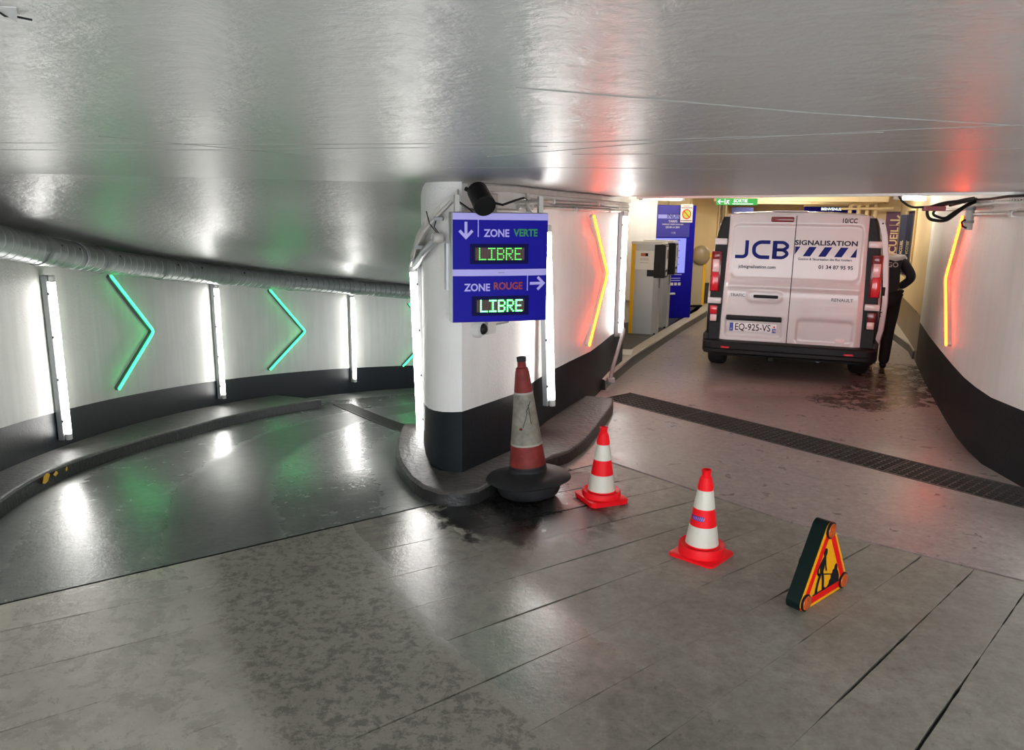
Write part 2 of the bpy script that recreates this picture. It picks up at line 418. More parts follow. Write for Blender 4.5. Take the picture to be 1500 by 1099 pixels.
reg2 = [tuple(gD), (0.9, 9.0), (0.9, 25.0), (12.0, 25.0), (12.0, 15.5), tuple(gC)]
fl.add([(x, y, 0) for x, y in reg2], [tuple(range(len(reg2)))])
fl.m = 2
fl.add([(*gA, 0), (*gB, 0), (*gC, 0), (*gD, 0), (*gA, -.12), (*gB, -.12), (*gC, -.12), (*gD, -.12)], [(0, 1, 5, 4), (1, 2, 6, 5), (2, 3, 7, 6), (3, 0, 4, 7), (4, 5, 6, 7)])
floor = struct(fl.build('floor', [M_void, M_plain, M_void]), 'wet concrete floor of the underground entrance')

# ramp surface (polar grid)
rm = MB(); NR, NT = 30, 90; vs = []
def seam_theta(r):
    lo, hi = 10.0, 35.0
    for _ in range(40):
        md = (lo + hi) / 2; x, y = pol(r, md)
        if (x - SA[0]) * (SB[1] - SA[1]) - (y - SA[1]) * (SB[0] - SA[0]) < 0: lo = md
        else: hi = md
    return (lo + hi) / 2
r0, r1 = 6.85, 10.45
for j in range(NT + 1):
    for i in range(NR + 1):
        r = r0 + (r1 - r0) * i / NR
        ths = seam_theta(r)
        th = ths + (-58 - ths) * (j / NT)
        x, y = pol(r, th); vs.append((x, y, drop(th)))
W_ = NR + 1
rm.add(vs, [(j * W_ + i, j * W_ + i + 1, (j + 1) * W_ + i + 1, (j + 1) * W_ + i) for j in range(NT) for i in range(NR)])
rs = rm.build('ramp_surface', M_ramp, floor, True, 60); rs['label'] = 'dark curved ramp going down to the left'

# grooved slabs of the near floor, fanned strips with recessed joints
FC = Vector((8.0, 9.1))
def clip(poly, o, d, keep):      # keep side: sign of cross(d, p-o)
    out = []
    f = lambda p: keep * (d.x * (p[1] - o.y) - d.y * (p[0] - o.x))
    for i in range(len(poly)):
        a, b = poly[i], poly[(i + 1) % len(poly)]; fa, fb = f(a), f(b)
        if fa >= 0: out.append(a)
        if fa * fb < 0:
            q = fa / (fa - fb); out.append((a[0] + (b[0] - a[0]) * q, a[1] + (b[1] - a[1]) * q))
    return out
STEP = 1.95; a0 = 204.2
slab_no = 0
poly_in = [(-3.54, 2.64), (SA[0], SA[1] - .02), (SB[0], SB[1] - .02), (0.75, 5.69), (1.76, 4.51), (2.73, 3.75), (3.70, 2.99), (3.70, -1.49), (-3.54, -1.49)]
for k in range(24):
    aa, ab = R(a0 + k * STEP), R(a0 + (k + 1) * STEP)
    d1 = Vector((math.cos(aa), math.sin(aa))); d2 = Vector((math.cos(ab), math.sin(ab)))
    n1 = Vector((-d1.y, d1.x)); n2 = Vector((d2.y, -d2.x))
    pl = clip(poly_in, FC, d1, 1)
    if len(pl) < 3: continue
    pl = clip(pl, FC, d2, -1)
    if len(pl) < 3: continue
    # ragged joint edges
    out = []
    rg = random.Random(100 + k); rg2 = random.Random(101 + k)
    ph = [rg.uniform(0, 6.28) for _ in range(4)]; ph2 = [rg2.uniform(0, 6.28) for _ in range(4)]
    def gap(u, p):
        s = math.sin(u * 1.7 + p[0]) + 0.8 * math.sin(u * 4.1 + p[1]) + 0.35 * math.sin(u * 23 + p[2]) + 0.3 * math.sin(u * 41 + p[3])
        return 0.0006 + 0.0072 * max(0.0, min(1.0, 0.22 + s * 0.50))
    for i in range(len(pl)):
        a = Vector(pl[i]); b = Vector(pl[(i + 1) % len(pl)]); L = (b - a).length
        if L < 1e-4: continue
        e1 = abs((a - FC).dot(n1)) < 1e-3 and abs((b - FC).dot(n1)) < 1e-3
        e2 = abs((a - FC).dot(n2)) < 1e-3 and abs((b - FC).dot(n2)) < 1e-3
        n = max(1, int(L / 0.07)) if (e1 or e2) else 1
        for j in range(n):
            p = a + (b - a) * (j / n)
            u = (p - FC).length
            if e1: p = p + n1 * gap(u, ph)
            if e2: p = p + n2 * gap(u, ph2)
            out.append((p.x, p.y))
    sl = MB(); n = len(out)
    dz = rg.uniform(-0.0012, 0.0012)
    sl.add([(x, y, dz) for x, y in out] + [(x, y, -0.021) for x, y in out], [tuple(range(n))] + [(i, (i + 1) % n, n + (i + 1) % n, n + i) for i in range(n)])
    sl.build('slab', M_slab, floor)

# ------------------------------------------------------------------ walls
def wall_strip(name, pts, rows, mats, parent=None, thick=0.15, side=1, close_top=True):
    """pts: [(x,y)]; rows: list of functions/values z for each line; mats index per row. thick to the given side"""
    mb = MB(); n = len(pts); P = [Vector(p) for p in pts]; off = []
    for i in range(n):
        d = (P[min(i + 1, n - 1)] - P[max(i - 1, 0)]).normalized(); off.append(P[i] + Vector((-d.y, d.x)) * thick * side)
    Z = lambda q, x, y: q(x, y) if callable(q) else q
    for k in range(len(rows) - 1):
        mb.m = k if k < len(mats) else len(mats) - 1
        vs = [(p.x, p.y, Z(rows[k], p.x, p.y)) for p in P] + [(p.x, p.y, Z(rows[k + 1], p.x, p.y)) for p in P]
        mb.add(vs, [(i, i + 1, n + i + 1, n + i) for i in range(n - 1)])
    vs = [(*o, Z(rows[0], *p)) for o, p in zip(off, P)] + [(*o, Z(rows[-1], *p)) for o, p in zip(off, P)]
    mb.add(vs, [(i, n + i, n + i + 1, i + 1) for i in range(n - 1)])
    vs = [(*p, Z(rows[-1], *p)) for p in P] + [(*o, Z(rows[-1], *p)) for o, p in zip(off, P)]
    mb.add(vs, [(i, i + 1, n + i + 1, n + i) for i in range(n - 1)])
    return mb.build(name, mats, parent, True, 38)

left_pts = [(-3.36, -1.5), (-3.36, 2.0), (-3.40, 3.4)] + [pol(RW, 18 - 2 * k) for k in range(40)]
band_l = lambda x, y: zr(x, y) + (0.42 if y > 3.3 else 0.42)
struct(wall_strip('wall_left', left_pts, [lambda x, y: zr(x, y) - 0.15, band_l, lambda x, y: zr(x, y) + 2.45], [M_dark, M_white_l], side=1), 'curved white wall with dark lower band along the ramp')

mid_front = [(-0.735, 6.2), (-0.69, 5.80), (-0.645, 5.53), (-0.60, 5.35), (-0.545, 5.235), (-0.48, 5.165), (-0.41, 5.13), (-0.342, 5.118), (0.011, 5.663), (0.107, 5.909), (0.299, 6.476), (0.53, 7.02), (0.791, 7.598), (0.96, 8.12), (1.122, 8.655), (1.36, 9.30)]
mid_pts = [pol(7.12, -56 + 3 * k) for k in range(21)] + mid_front
def band_m(x, y):
    f = min(1.0, max(0.0, (x + 0.735) / 0.393))
    return 0.537 if x > -0.342 else (zr(x, y) + 0.50) * (1 - f) + 0.537 * f
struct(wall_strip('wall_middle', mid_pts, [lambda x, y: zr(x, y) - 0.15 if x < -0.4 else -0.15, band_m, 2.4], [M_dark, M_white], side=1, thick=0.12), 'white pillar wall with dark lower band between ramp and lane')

right_pts = [(3.676, -1.5), (3.676, 4.0), (3.672, 5.0), (3.676, 5.215), (3.70, 5.749), (3.80, 6.12), (3.932, 6.518), (4.16, 7.1), (4.445, 7.801), (4.94, 9.0), (5.439, 10.151)]
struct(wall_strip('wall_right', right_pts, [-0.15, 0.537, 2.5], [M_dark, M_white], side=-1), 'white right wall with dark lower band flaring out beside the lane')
struct(wall_strip('wall_ramp_seal', [pol(10.4, -55), pol(7.0, -55)], [-2.6, -1.2, 1.2], [M_dark, M_white], side=1), 'added unseen white wall across the ramp bottom, blocking outside light')  # added out of view to seal the ramp end against world light
# near stretch of the right wall stands slightly proud, with a ragged edge
mb = MB(); zz = [0.545 + 0.1 * k for k in range(17)]
edge = [5.02 + random.uniform(-0.012, 0.012) for _ in zz]
vs = [(3.654, e, z) for e, z in zip(edge, zz)] + [(3.654, 1.0, z) for z in zz] + [(3.675, e, z) for e, z in zip(edge, zz)]
n = len(zz)
mb.add(vs, [(i, i + 1, n + i + 1, n + i) for i in range(n - 1)] + [(i, i + 1, 2 * n + i + 1, 2 * n + i) for i in range(n - 1)])
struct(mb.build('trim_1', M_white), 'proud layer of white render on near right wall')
far_right = [(5.445, 10.165), (5.95, 11.4), (6.775, 13.475), (7.6, 15.6), (8.6, 18.2)]
struct(wall_strip('wall_far_right', far_right, [-0.15, 0.62, 2.5], [M_tan, M_beige], side=-1), 'beige lit wall beyond the right white wall')
kiosk = [(1.34, 9.36), (1.28, 10.5), (1.55, 13.3), (1.62, 13.84), (3.26, 14.33), (3.36, 15.72), (4.15, 15.95)]
struct(wall_strip('wall_kiosk', kiosk, [-0.1, 0.55, 2.5], [M_walk, M_beige], side=1, thick=0.1), 'beige panelled wall behind the ticket machines')
kiosk2 = [(4.15, 15.95), (4.7, 17.4), (5.9, 20.5)]
struct(wall_strip('wall_corridor', kiosk2, [-0.1, 0.15, 2.5], [M_walk, M_beige], side=1, thick=0.1), 'beige side wall leading away behind the barrier')
struct(wall_strip('wall_back', [(4.0, 19.6), (9.5, 17.2)], [-0.1, 0.15, 2.5], [M_walk, M_beige], side=1, thick=0.12), 'beige back wall of the lane')

# ------------------------------------------------------------------ ceilings
s0 = Vector((1.38, 8.36)); s1 = Vector((3.95, 5.26))
cm = MB()
cz = 2.08
cpoly = [(-4.2, -1.6), (4.1, -1.6), (4.1, 5.0), tuple(s1), tuple(s0), (0.95, 8.35)] + [pol(7.08, t_) for t_ in (-16, -10, -4, 2, 7, 12, 16.5)] + [pol(10.5, 16.5)]
n = len(cpoly)
cm.add([(x, y, cz) for x, y in cpoly] + [(x, y, cz + 0.28) for x, y in cpoly], [tuple(range(n))[::-1], tuple(range(n, 2 * n))] + [(i, (i + 1) % n, n + (i + 1) % n, n + i) for i in range(n)])
ceiling = struct(cm.build('ceiling', M_ceil), 'low glossy grey painted ceiling')
rc = MB(); vs = []; NR, NT = 26, 75
def zc(r, th):
    z = cz + drop_sharp(th)
    if th < 3: z -= 0.0035 * min(6.0, 3 - th)
    return z
for j in range(NT + 1):
    th = 16.5 - 74.5 * j / NT
    for i in range(NR + 1):
        r = 6.95 + 3.5 * i / NR
        z = zc(r, th)
        q = min(1.0, max(0.0, (r - 9.0) / 1.2)); z -= 0.17 * q * q * (3 - 2 * q) * min(1.0, max(0.0, (16.5 - th) / 5))    # dips to the duct along the outer wall
        vs.append((*pol(r, th), z))
W_ = NR + 1
rc.add(vs, [(j * W_ + i, j * W_ + i + 1, (j + 1) * W_ + i + 1, (j + 1) * W_ + i) for j in range(NT) for i in range(NR)])
o = rc.build('sloping_ceiling', M_ceil, ceiling, True, 15); o['label'] = 'ceiling sloping down over the ramp'
# thin raised joints in the ceiling paint
def joint(pts, w=0.006):
    mb = MB(); p = [Vector(q) for q in pts]; vs = []; fs = []
    for i, q in enumerate(p):
        d = (p[min(i + 1, len(p) - 1)] - p[max(i - 1, 0)]).normalized(); nn = Vector((-d.y, d.x)) * w / 2
        vs += [(*(q + nn), cz), (*q, cz - 0.0015), (*(q - nn), cz)]
        if i: fs += [(3 * i - 3, 3 * i - 2, 3 * i + 1, 3 * i), (3 * i - 2, 3 * i - 1, 3 * i + 2, 3 * i + 1)]
    mb.add(vs, fs); return mb.build('ceiling_joint', M_ceil, ceiling)
joint([(-2.6, 2.62), (-1.6, 2.56), (-0.9, 2.52), (-0.3, 2.42), (0.2, 2.30), (0.9, 1.95)])
joint([(-2.6, 2.95), (-1.2, 2.78), (-0.5, 2.60), (0.1, 2.45)])
joint([(0.0, 1.35), (0.6, 1.62), (1.1, 1.78)])
joint([(-0.1, 2.9), (0.35, 2.35), (0.9, 1.9), (1.5, 1.55)])
joint([(0.2, 2.75), (1.0, 2.6), (1.7, 2.2), (2.6, 1.6)])
joint([(1.3, 1.9), (1.9, 1.55), (2.4, 1.2)])
joint([(-0.3, 3.6), (0.3, 3.5), (1.0, 3.45)])
joint([(-1.2, 2.3), (-0.75, 3.0), (-0.55, 3.4)], 0.008)
MB().tube([(-0.555, 0.866, cz), (-0.552, 0.885, cz - .006), (-0.548, 0.902, cz - .003), (-0.535, 0.906, cz - .005)], 0.0012, 5).build('paint_flake', M_black, ceiling)
MB().add([(-0.556, 0.868, cz - .0005), (-0.53, 0.872, cz - .001), (-0.548, 0.900, cz - .009), (-0.556, 0.868, cz + .002), (-0.53, 0.872, cz + .002), (-0.548, 0.900, cz - .006)], [(0, 1, 2), (3, 5, 4), (0, 3, 4, 1), (1, 4, 5, 2), (2, 5, 3, 0)]).build('paint_flake', M_ceil, ceiling)
# soffit lip and the higher ceiling beyond
uc = MB(); up_ = [tuple(s0 + Vector((-0.1, 0.1))), tuple(s1 + Vector((0.3, -0.3))), (12, 12), (12, 25), (0.6, 25), (0.6, 9.2)]
uc.add([(x, y, 2.45) for x, y in up_] + [(x, y, 2.55) for x, y in up_], [tuple(range(6))[::-1], tuple(range(6, 12))] + [(i, (i + 1) % 6, 6 + (i + 1) % 6, 6 + i) for i in range(6)])
struct(uc.build('ceiling', mk('beige_ceiling_paint', (0.66, 0.56, 0.38), 0.5)), 'higher beige ceiling beyond the soffit edge')
lip = MB(); dlip = (s1 - s0).normalized(); nl = Vector((-dlip.y, dlip.x))
a, b = s0 - dlip * 0.1, s1
lip.add([(*a, cz - .02), (*b, cz - .02), (*(b + nl * .07), cz - .02), (*(a + nl * .07), cz - .02), (*a, cz + .03), (*b, cz + .03), (*(b + nl * .07), cz + .03), (*(a + nl * .07), cz + .03)], [(0, 1, 2, 3), (4, 7, 6, 5), (0, 4, 5, 1), (2, 6, 7, 3), (0, 3, 7, 4), (1, 5, 6, 2)])
struct(lip.build('trim_2', M_white), 'pale lip along the soffit edge')

# ------------------------------------------------------------------ kerbs
def kerb(name, outer, inner, ztop, zbot, label, lip=0.02, mats=None):
    """outer: lane side polyline, inner: wall side; two-tone kerb with a rounded arris"""
    mb = MB(); n = len(outer); mats = mats or [M_kerb, M_kerbdark]
    Z = lambda q, p: q(*p) if callable(q) else q
    rows = []
    for (o, i_) in zip(outer, inner):
        o, i_ = Vector(o), Vector(i_); d = (i_ - o).normalized()
        zt, zb = Z(ztop, o), Z(zbot, o)
        rows.append([(*(o - d * 0.012), zb), (*(o - d * 0.004), zt - lip), (*(o + d * 0.006), zt - lip * .3), (*(o + d * lip), zt), (*i_, Z(ztop, o)), (*i_, zb)])
    vs = [p for r in rows for p in r]; k = len(rows[0])
    for j in range(k - 1):
        mb.m = 1 if j < 1 else 0
        mb.add([], [])
        o0 = len(mb.v)
        mb.add([r[j] for r in rows] + [r[j + 1] for r in rows], [(i, i + 1, n + i + 1, n + i) for i in range(n - 1)])
    mb.m = 1
    mb.add(rows[0], [tuple(range(k))]); mb.add(rows[-1], [tuple(range(k))])
    return struct(mb.build(name, mats, None, True, 50), label)
rin = lambda th: 9.98 if th > 18 else (9.92 + 0.06 * (th - 11.6) / 6.4 if th > 11.6 else (9.66 + 0.26 * th / 11.6 if th > 0 else 9.66 - 0.14 * min(1, -th / 18)))
ths = [34 - 1.5 * k for k in range(36)]
ko = [pol(rin(t_), t_) for t_ in ths]; ki = [pol(RW - 0.005, t_) for t_ in ths]
k1 = kerb('trim_3', ko, ki, lambda x, y: zr(x, y) + 0.11, lambda x, y: zr(x, y) - 0.05, 'worn concrete kerb along the foot of the curved left wall')
for th_, w_, h_ in ((13.2, 0.085, 0.03), (12.3, 0.05, 0.02), (11.3, 0.025, 0.015)):
    x, y = pol(rin(th_) - 0.016, th_); d = Vector((CX - x, CY - y)).normalized(); tn = Vector((-d.y, d.x)); mb = MB()
    rg = random.Random(int(th_ * 10)); nq = 9
    vs = []
    for q in range(nq):
        a = 6.283 * q / nq; rr_ = rg.uniform(0.6, 1.1)
        vs.append((x + tn.x * math.cos(a) * w_ * rr_, y + tn.y * math.cos(a) * w_ * rr_, zr(x, y) + 0.07 + math.sin(a) * h_ * rr_))
    mb.add(vs + [(p[0] + d.x * .003, p[1] + d.y * .003, p[2]) for p in vs], [tuple(range(nq, 2 * nq))] + [(q, (q + 1) % nq, nq + (q + 1) % nq, nq + q) for q in range(nq)])
    mb.build('paint_mark', M_yellow, k1)

io = [(-0.93, 6.35), (-0.92, 5.95), (-0.88, 5.62), (-0.80, 5.30), (-0.69, 5.02), (-0.585, 4.84), (-0.46, 4.735), (-0.33, 4.73), (-0.21, 4.79), (-0.10, 4.98), (0.0, 5.16), (0.2, 5.40), (0.44, 5.66), (0.60, 5.98), (0.74, 6.4), (0.87, 6.82), (0.97, 7.15), (1.01, 7.42)]
ii = [(-0.76, 6.4), (-0.72, 6.1), (-0.68, 5.78), (-0.63, 5.50), (-0.575, 5.25), (-0.50, 5.155), (-0.42, 5.13), (-0.345, 5.125), (-0.30, 5.19), (-0.2, 5.35), (-0.06, 5.56), (0.04, 5.75), (0.12, 5.96), (0.25, 6.35), (0.42, 6.78), (0.56, 7.12), (0.68, 7.38), (0.74, 7.5)]
kerb('trim_4', io, ii, 0.098, -0.12, 'rounded chipped kerb around the foot of the pillar')

wo = [(1.02, 8.2), (1.10, 8.46), (1.55, 9.65), (2.06, 10.88), (2.88, 12.8), (3.70, 14.62), (4.12, 15.85), (4.62, 17.2)]
kd = Vector((-0.92, 0.39)) * 0.15
wi = [(x + kd.x, y + kd.y) for x, y in wo]
kerb('trim_5', wo, wi, 0.12, -0.02, 'pale edged kerb of the raised walkway by the ticket machines', mats=[mk('pale_kerb_top', (0.42, 0.38, 0.32), 0.5, 0, 0.3, 8), M_kerbdark])
wk = MB(); wpoly = wi + [(4.40, 17.0), (4.1, 15.94), (3.37, 15.70), (3.28, 14.36), (1.64, 13.84), (1.29, 10.5), (1.34, 9.36), (1.12, 8.67), (0.96, 8.15)]
n = len(wpoly)
wk.add([(x, y, 0.112) for x, y in wpoly] + [(x, y, -.02) for x, y in wpoly], [tuple(range(n))] + [(i, (i + 1) % n, n + (i + 1) % n, n + i) for i in range(n)])
wk.build('walkway', M_walk, floor)
ro_ = [(5.51, 10.36), (5.75, 10.95), (6.05, 12.0), (6.6, 13.5), (7.4, 15.6)]
ri_ = [(5.56, 10.34), (5.95, 11.30), (6.35, 12.3), (6.9, 13.7), (7.6, 15.55)]
kerb('trim_6', ro_, ri_, 0.12, -0.02, 'pale kerb at the foot of the beige right wall', mats=[mk('pale_kerb_top', (0.42, 0.38, 0.32), 0.5), M_kerbdark])

# ------------------------------------------------------------------ drain grates
dg_ = thing('drain_grate', 'long dark iron drain grate crossing the lane floor below the soffit edge', 'grate', (*g0, 0.0), math.atan2(gd.y, gd.x))
# local x along the grate, local y to the far side
rail = MB().box(-0.15, 4.2, 0.0, 0.012, -0.05, 0.004); rail.build('rail', M_iron, dg_)
rail = MB().box(-0.15, 4.2, GW - 0.012, GW, -0.05, 0.004); rail.build('rail', M_iron, dg_)
def panel_mesh():
    g = MB(); L = 0.97
    for k in range(9): g.box(0, L, 0.02 + k * 0.0505, 0.026 + k * 0.0505, -0.010, 0.002)
    for k in range(17): g.box(k * 0.0601, k * 0.0601 + 0.007, 0.014, GW - 0.014, -0.012, 0.0)
    g.box(0, 0.008, 0.014, GW - .014, -0.03, 0.003); g.box(L - .008, L, 0.014, GW - .014, -0.03, 0.003)
    return g
p0 = panel_mesh().build('grating_panel', M_iron, dg_); p0.location.x = -0.14
for k in range(1, 4):
    c = p0.copy(); col.objects.link(c); c.parent = dg_; c.location.x = -0.14 + 0.985 * k
c = p0.copy(); col.objects.link(c); c.parent = dg_; c.location.x = -0.14 + 0.985 * 4; c.scale.x = 0.38
rg_ = MB(); A_, B_ = Vector((-2.5, 10.95)), Vector((-0.92, 8.0)); dd = (B_ - A_).normalized(); nn = Vector((-dd.y, dd.x))
for w0, w1, zoff in ((-0.14, -0.125, 0.012), (0.125, 0.14, 0.012)) + tuple((-0.12 + 0.03 * q, -0.112 + 0.03 * q, 0.008) for q in range(9)):
    vs = []; N_ = 14
    for i in range(N_ + 1):
        p = A_ + (B_ - A_) * (i / N_)
        for w in (w0, w1):
            q = p + nn * w; vs += [(*q, zr(*q) + zoff), (*q, zr(*q) - 0.01)]
    rg_.add(vs, [f for i in range(N_) for f in ((4 * i, 4 * i + 2, 4 * i + 6, 4 * i + 4), (4 * i, 4 * i + 4, 4 * i + 5, 4 * i + 1), (4 * i + 2, 4 * i + 3, 4 * i + 7, 4 * i + 6))])
rgo = rg_.build('drain_grate', M_iron); tag(rgo, 'narrow dark drain grate across the ramp behind the left kerb end', 'grate')
bk = MB(); vs = []
for i in range(15):
    p = A_ + (B_ - A_) * (i / 14)
    for w in (-0.13, 0.13): q = p + nn * w; vs.append((*q, zr(*q) + 0.004))
bk.add(vs, [(2 * i, 2 * i + 1, 2 * i + 3, 2 * i + 2) for i in range(14)]); bk.build('channel', M_void, rgo)

# ------------------------------------------------------------------ fluorescent battens on the walls
def batten(p0, p1, nrm, label, group=None, hook=True):
    p0, p1 = Vector(p0), Vector(p1); z = (p1 - p0); L = z.length; z.normalize()
    y = -Vector(nrm).normalized(); x = y.cross(z).normalized(); y = z.cross(x)
    mm = Matrix((x, y, z)).transposed().to_4x4(); mm.translation = p0
    t = thing('tube_light', label, 'light', group=group, mat=mm)
    MB().rbox(-0.026, 0.026, 0.028, 0.078, 0.0, L, 0.006, 1).build('housing', M_grey, t)
    MB().lathe([(0.023, 0.055), (0.023, L - 0.055)], 16).build('tube', M_tube, t, True)
    for a, b in ((0.0, 0.06), (L - 0.06, L)):
        MB().lathe([(0.018, a), (0.026, a + 0.006), (0.026, b - 0.006), (0.018, b)], 16).build('end_cap', M_lgrey, t, True)
    for q in range(4):
        zq = 0.16 + (L - 0.32) * q / 3
        MB().rbox(-0.032, 0.032, 0.020, 0.034, zq, zq + 0.018, 0.003, 1).build('clip', M_black, t)
    return t
def wall_at(th, off=0.0, r=RW):
    x, y = pol(r - off, th); return Vector((x, y)), Vector((CX - x, CY - y)).normalized()
for th_, zb, zt, lab in ((theta(-3.862, 6.27), -0.055, 1.345, 'white fluorescent tube at far left of the wall, before the first green chevron'),
                         (theta(-3.734, 9.45), -0.455, 1.00, 'white fluorescent tube between the two fully visible green chevrons'),
                         (theta(-2.662, 12.39), -0.865, 0.59, 'most distant white fluorescent tube on curved wall, beyond second green chevron')):
    q, nv = wall_at(th_, 0.085)
    batten((*q, zb), (*q, zt), (*nv, 0), lab)
batten((-0.765, 6.16, 0.03), (-0.808, 6.16, 1.47), (-0.93, -0.36, 0), 'white fluorescent tube on the left flank of the pillar')
batten((0.335, 6.11, 0.335), (0.270, 6.13, 1.80), (0.87, -0.48, 0), 'white fluorescent tube beside the blue sign and orange cone')
batten((1.262, 8.80, 0.50), (1.262, 8.80, 1.93), (0.93, -0.36, 0), 'white fluorescent tube at the pillar wall end by ticket machines')

# nearer tubes of the same rows, beside and behind the photographer
batten((-3.325, 3.05, 0.05), (-3.325, 3.05, 1.50), (1, 0, 0), 'white fluorescent tube on the left wall level with the kerb start, outside the picture')
batten((-3.275, 0.2, 0.05), (-3.275, 0.2, 1.50), (1, 0, 0), 'white fluorescent tube on the left wall beside the photographer')
batten((3.57, 4.72, 0.45), (3.57, 4.72, 1.88), (-1, 0, 0), 'white fluorescent tube on the near right wall, just outside the picture')
batten((3.58, 0.8, 0.45), (3.58, 0.8, 1.88), (-1, 0, 0), 'white fluorescent tube on the right wall beside the photographer')

# ------------------------------------------------------------------ light chevrons
def chevron(pts, nrms, label, m, backm, cat='light', group=None):
    """pts: three 3D points lying on the wall, nrms: wall normals"""
    P = fillet(pts, 0.05, 6)
    nv = [Vector(nrms[0])] + [Vector(nrms[1])] * (len(P) - 2) + [Vector(nrms[2])]
    base = Vector(pts[1]); t = thing('chevron_light', label, cat, base, 0, group)
    dense = []; dn = []
    for i in range(len(P) - 1):
        k = 10 if (P[i + 1] - P[i]).length > 0.15 else 1
        for j in range(k):
            q = j / k; dense.append(P[i].lerp(P[i + 1], q)); dn.append(nv[i].lerp(nv[i + 1], q).normalized())
    dense.append(P[-1]); dn.append(nv[-1])
    MB().tube([p + n_ * 0.045 - base for p, n_ in zip(dense, dn)], 0.0115, 10).build('light_strip', m, t, True)
    ch = MB(); vs = []
    for i, (p, n_) in enumerate(zip(dense, dn)):
        d = (dense[min(i + 1, len(dense) - 1)] - dense[max(i - 1, 0)]).normalized(); s_ = d.cross(n_).normalized()
        for a, b in ((-0.016, 0.0), (-0.016, 0.034), (0.016, 0.034), (0.016, 0.0)): vs.append(p + s_ * a + n_ * b - base)
    N_ = len(dense)
    ch.add(vs, [(4 * i + a, 4 * i + a + 1, 4 * i + a + 5, 4 * i + a + 4) for i in range(N_ - 1) for a in range(3)] + [(0, 1, 2, 3), (4 * N_ - 4, 4 * N_ - 3, 4 * N_ - 2, 4 * N_ - 1)])
    ch.build('channel', backm, t)
    # little feed cable at the upper end
    e = dense[0]; MB().tube([e + dn[0] * .03 - base, e + dn[0] * .02 + Vector((0, 0, .05)) - base, e + dn[0] * .008 + Vector((0, 0, .12)) - base], 0.004, 6).build('cable', M_lgrey, t)
    return t
M_chan = mk('dark_channel', (0.10, 0.11, 0.11), 0.4, 0.4)
M_chan2 = mk('pale_channel', (0.6, 0.58, 0.56), 0.5)
def left_chev(a, b, c, lab):
    pts, nr = [], []
    for x, y, z in (a, b, c):
        q, nv = wall_at(theta(x, y), 0.0); pts.append((*q, z)); nr.append((*nv, 0))
    # flex along the curved wall: add wall points between
    return chevron(pts, nr, lab, M_green, M_chan)
left_chev((-3.93, 7.42, 1.25), (-3.906, 8.152, 0.60), (-3.93, 7.368, 0.14), 'green light chevron nearest the camera on the curved left wall')
left_chev((-3.403, 10.65, 0.81), (-3.149, 11.382, 0.125), (-3.448, 10.564, -0.30), 'green light chevron in the middle of the curved left wall')
left_chev((-1.879, 13.61, 0.304), (-1.50, 14.12, -0.28), (-1.987, 13.465, -0.80), 'partly hidden green light chevron furthest down the ramp')
wn = Vector((0.916, -0.40, 0)).normalized()
chevron([(0.715, 7.40, 1.875), (0.945, 8.07, 1.285), (0.712, 7.40, 0.63)], [wn, Vector((.945, -.32, 0)), wn], 'red light chevron on the pillar wall left of the van', M_red, M_chan2)
wn2 = Vector((-0.927, 0.375, 0)).normalized()
chevron([(4.238, 7.30, 1.91), (4.455, 7.84, 1.29), (4.235, 7.29, 0.69)], [wn2] * 3, 'red light chevron on the right wall beside the van', M_red, M_chan2)

# ------------------------------------------------------------------ spiral ventilation duct
def duct_pt(th, r=RW - 0.15): x, y = pol(r, th); return Vector((x, y, drop_sharp(th) + 1.755))
dt = thing('ventilation_duct', 'grey spiral metal ventilation duct running along the top of left wall', 'duct', duct_pt(15))
org = duct_pt(15)
def duct_piece(t0, t1, r):
    N_ = max(2, round(abs(t1 - t0) / 0.72)); pts = []; rad = []
    for i in range(N_):
        for q, e in ((0.0, 0.0), (0.86, 0.0), (0.88, -0.009), (0.97, -0.009)):
            pts.append(duct_pt(t0 + (t1 - t0) * (i + q) / N_) - org); rad.append(r + e)
    pts.append(duct_pt(t1) - org); rad.append(r)
    return MB().tube(pts, rad, 24)
sec = [30, 23, 14.5, 8.5, 2.5, -4, -12, -20, -28, -38, -50]
for a, b in zip(sec[:-1], sec[1:]): duct_piece(a, b, 0.118).build('duct_section', M_galv, dt, True, 22)
for a in sec[1:-1]:
    MB().tube([duct_pt(a + 0.25) - org, duct_pt(a) - org, duct_pt(a - 0.25) - org], [0.125, 0.128, 0.125], 24).build('coupling', M_galv, dt, True, 60)
for a in [q - 1.2 for q in sec[1:-1]] + [18, 5.5, -8]:
    p = duct_pt(a) - org
    MB().ball(p + Vector((0.105, -0.02, 0.05)), 0.012, 8, 6).build('rivet', M_black, dt)
for a in (16, 5, -7, -19): # hanger straps
    p = duct_pt(a); q, nv = wall_at(a, 0.15)
    MB().tube([p - org + Vector((nv.x * 0.12 * math.cos(k * .4), nv.y * 0.12 * math.cos(k * .4), 0.122 * math.sin(k * .4))) for k in range(-2, 8)], 0.006, 6).build('strap', M_grey, dt)

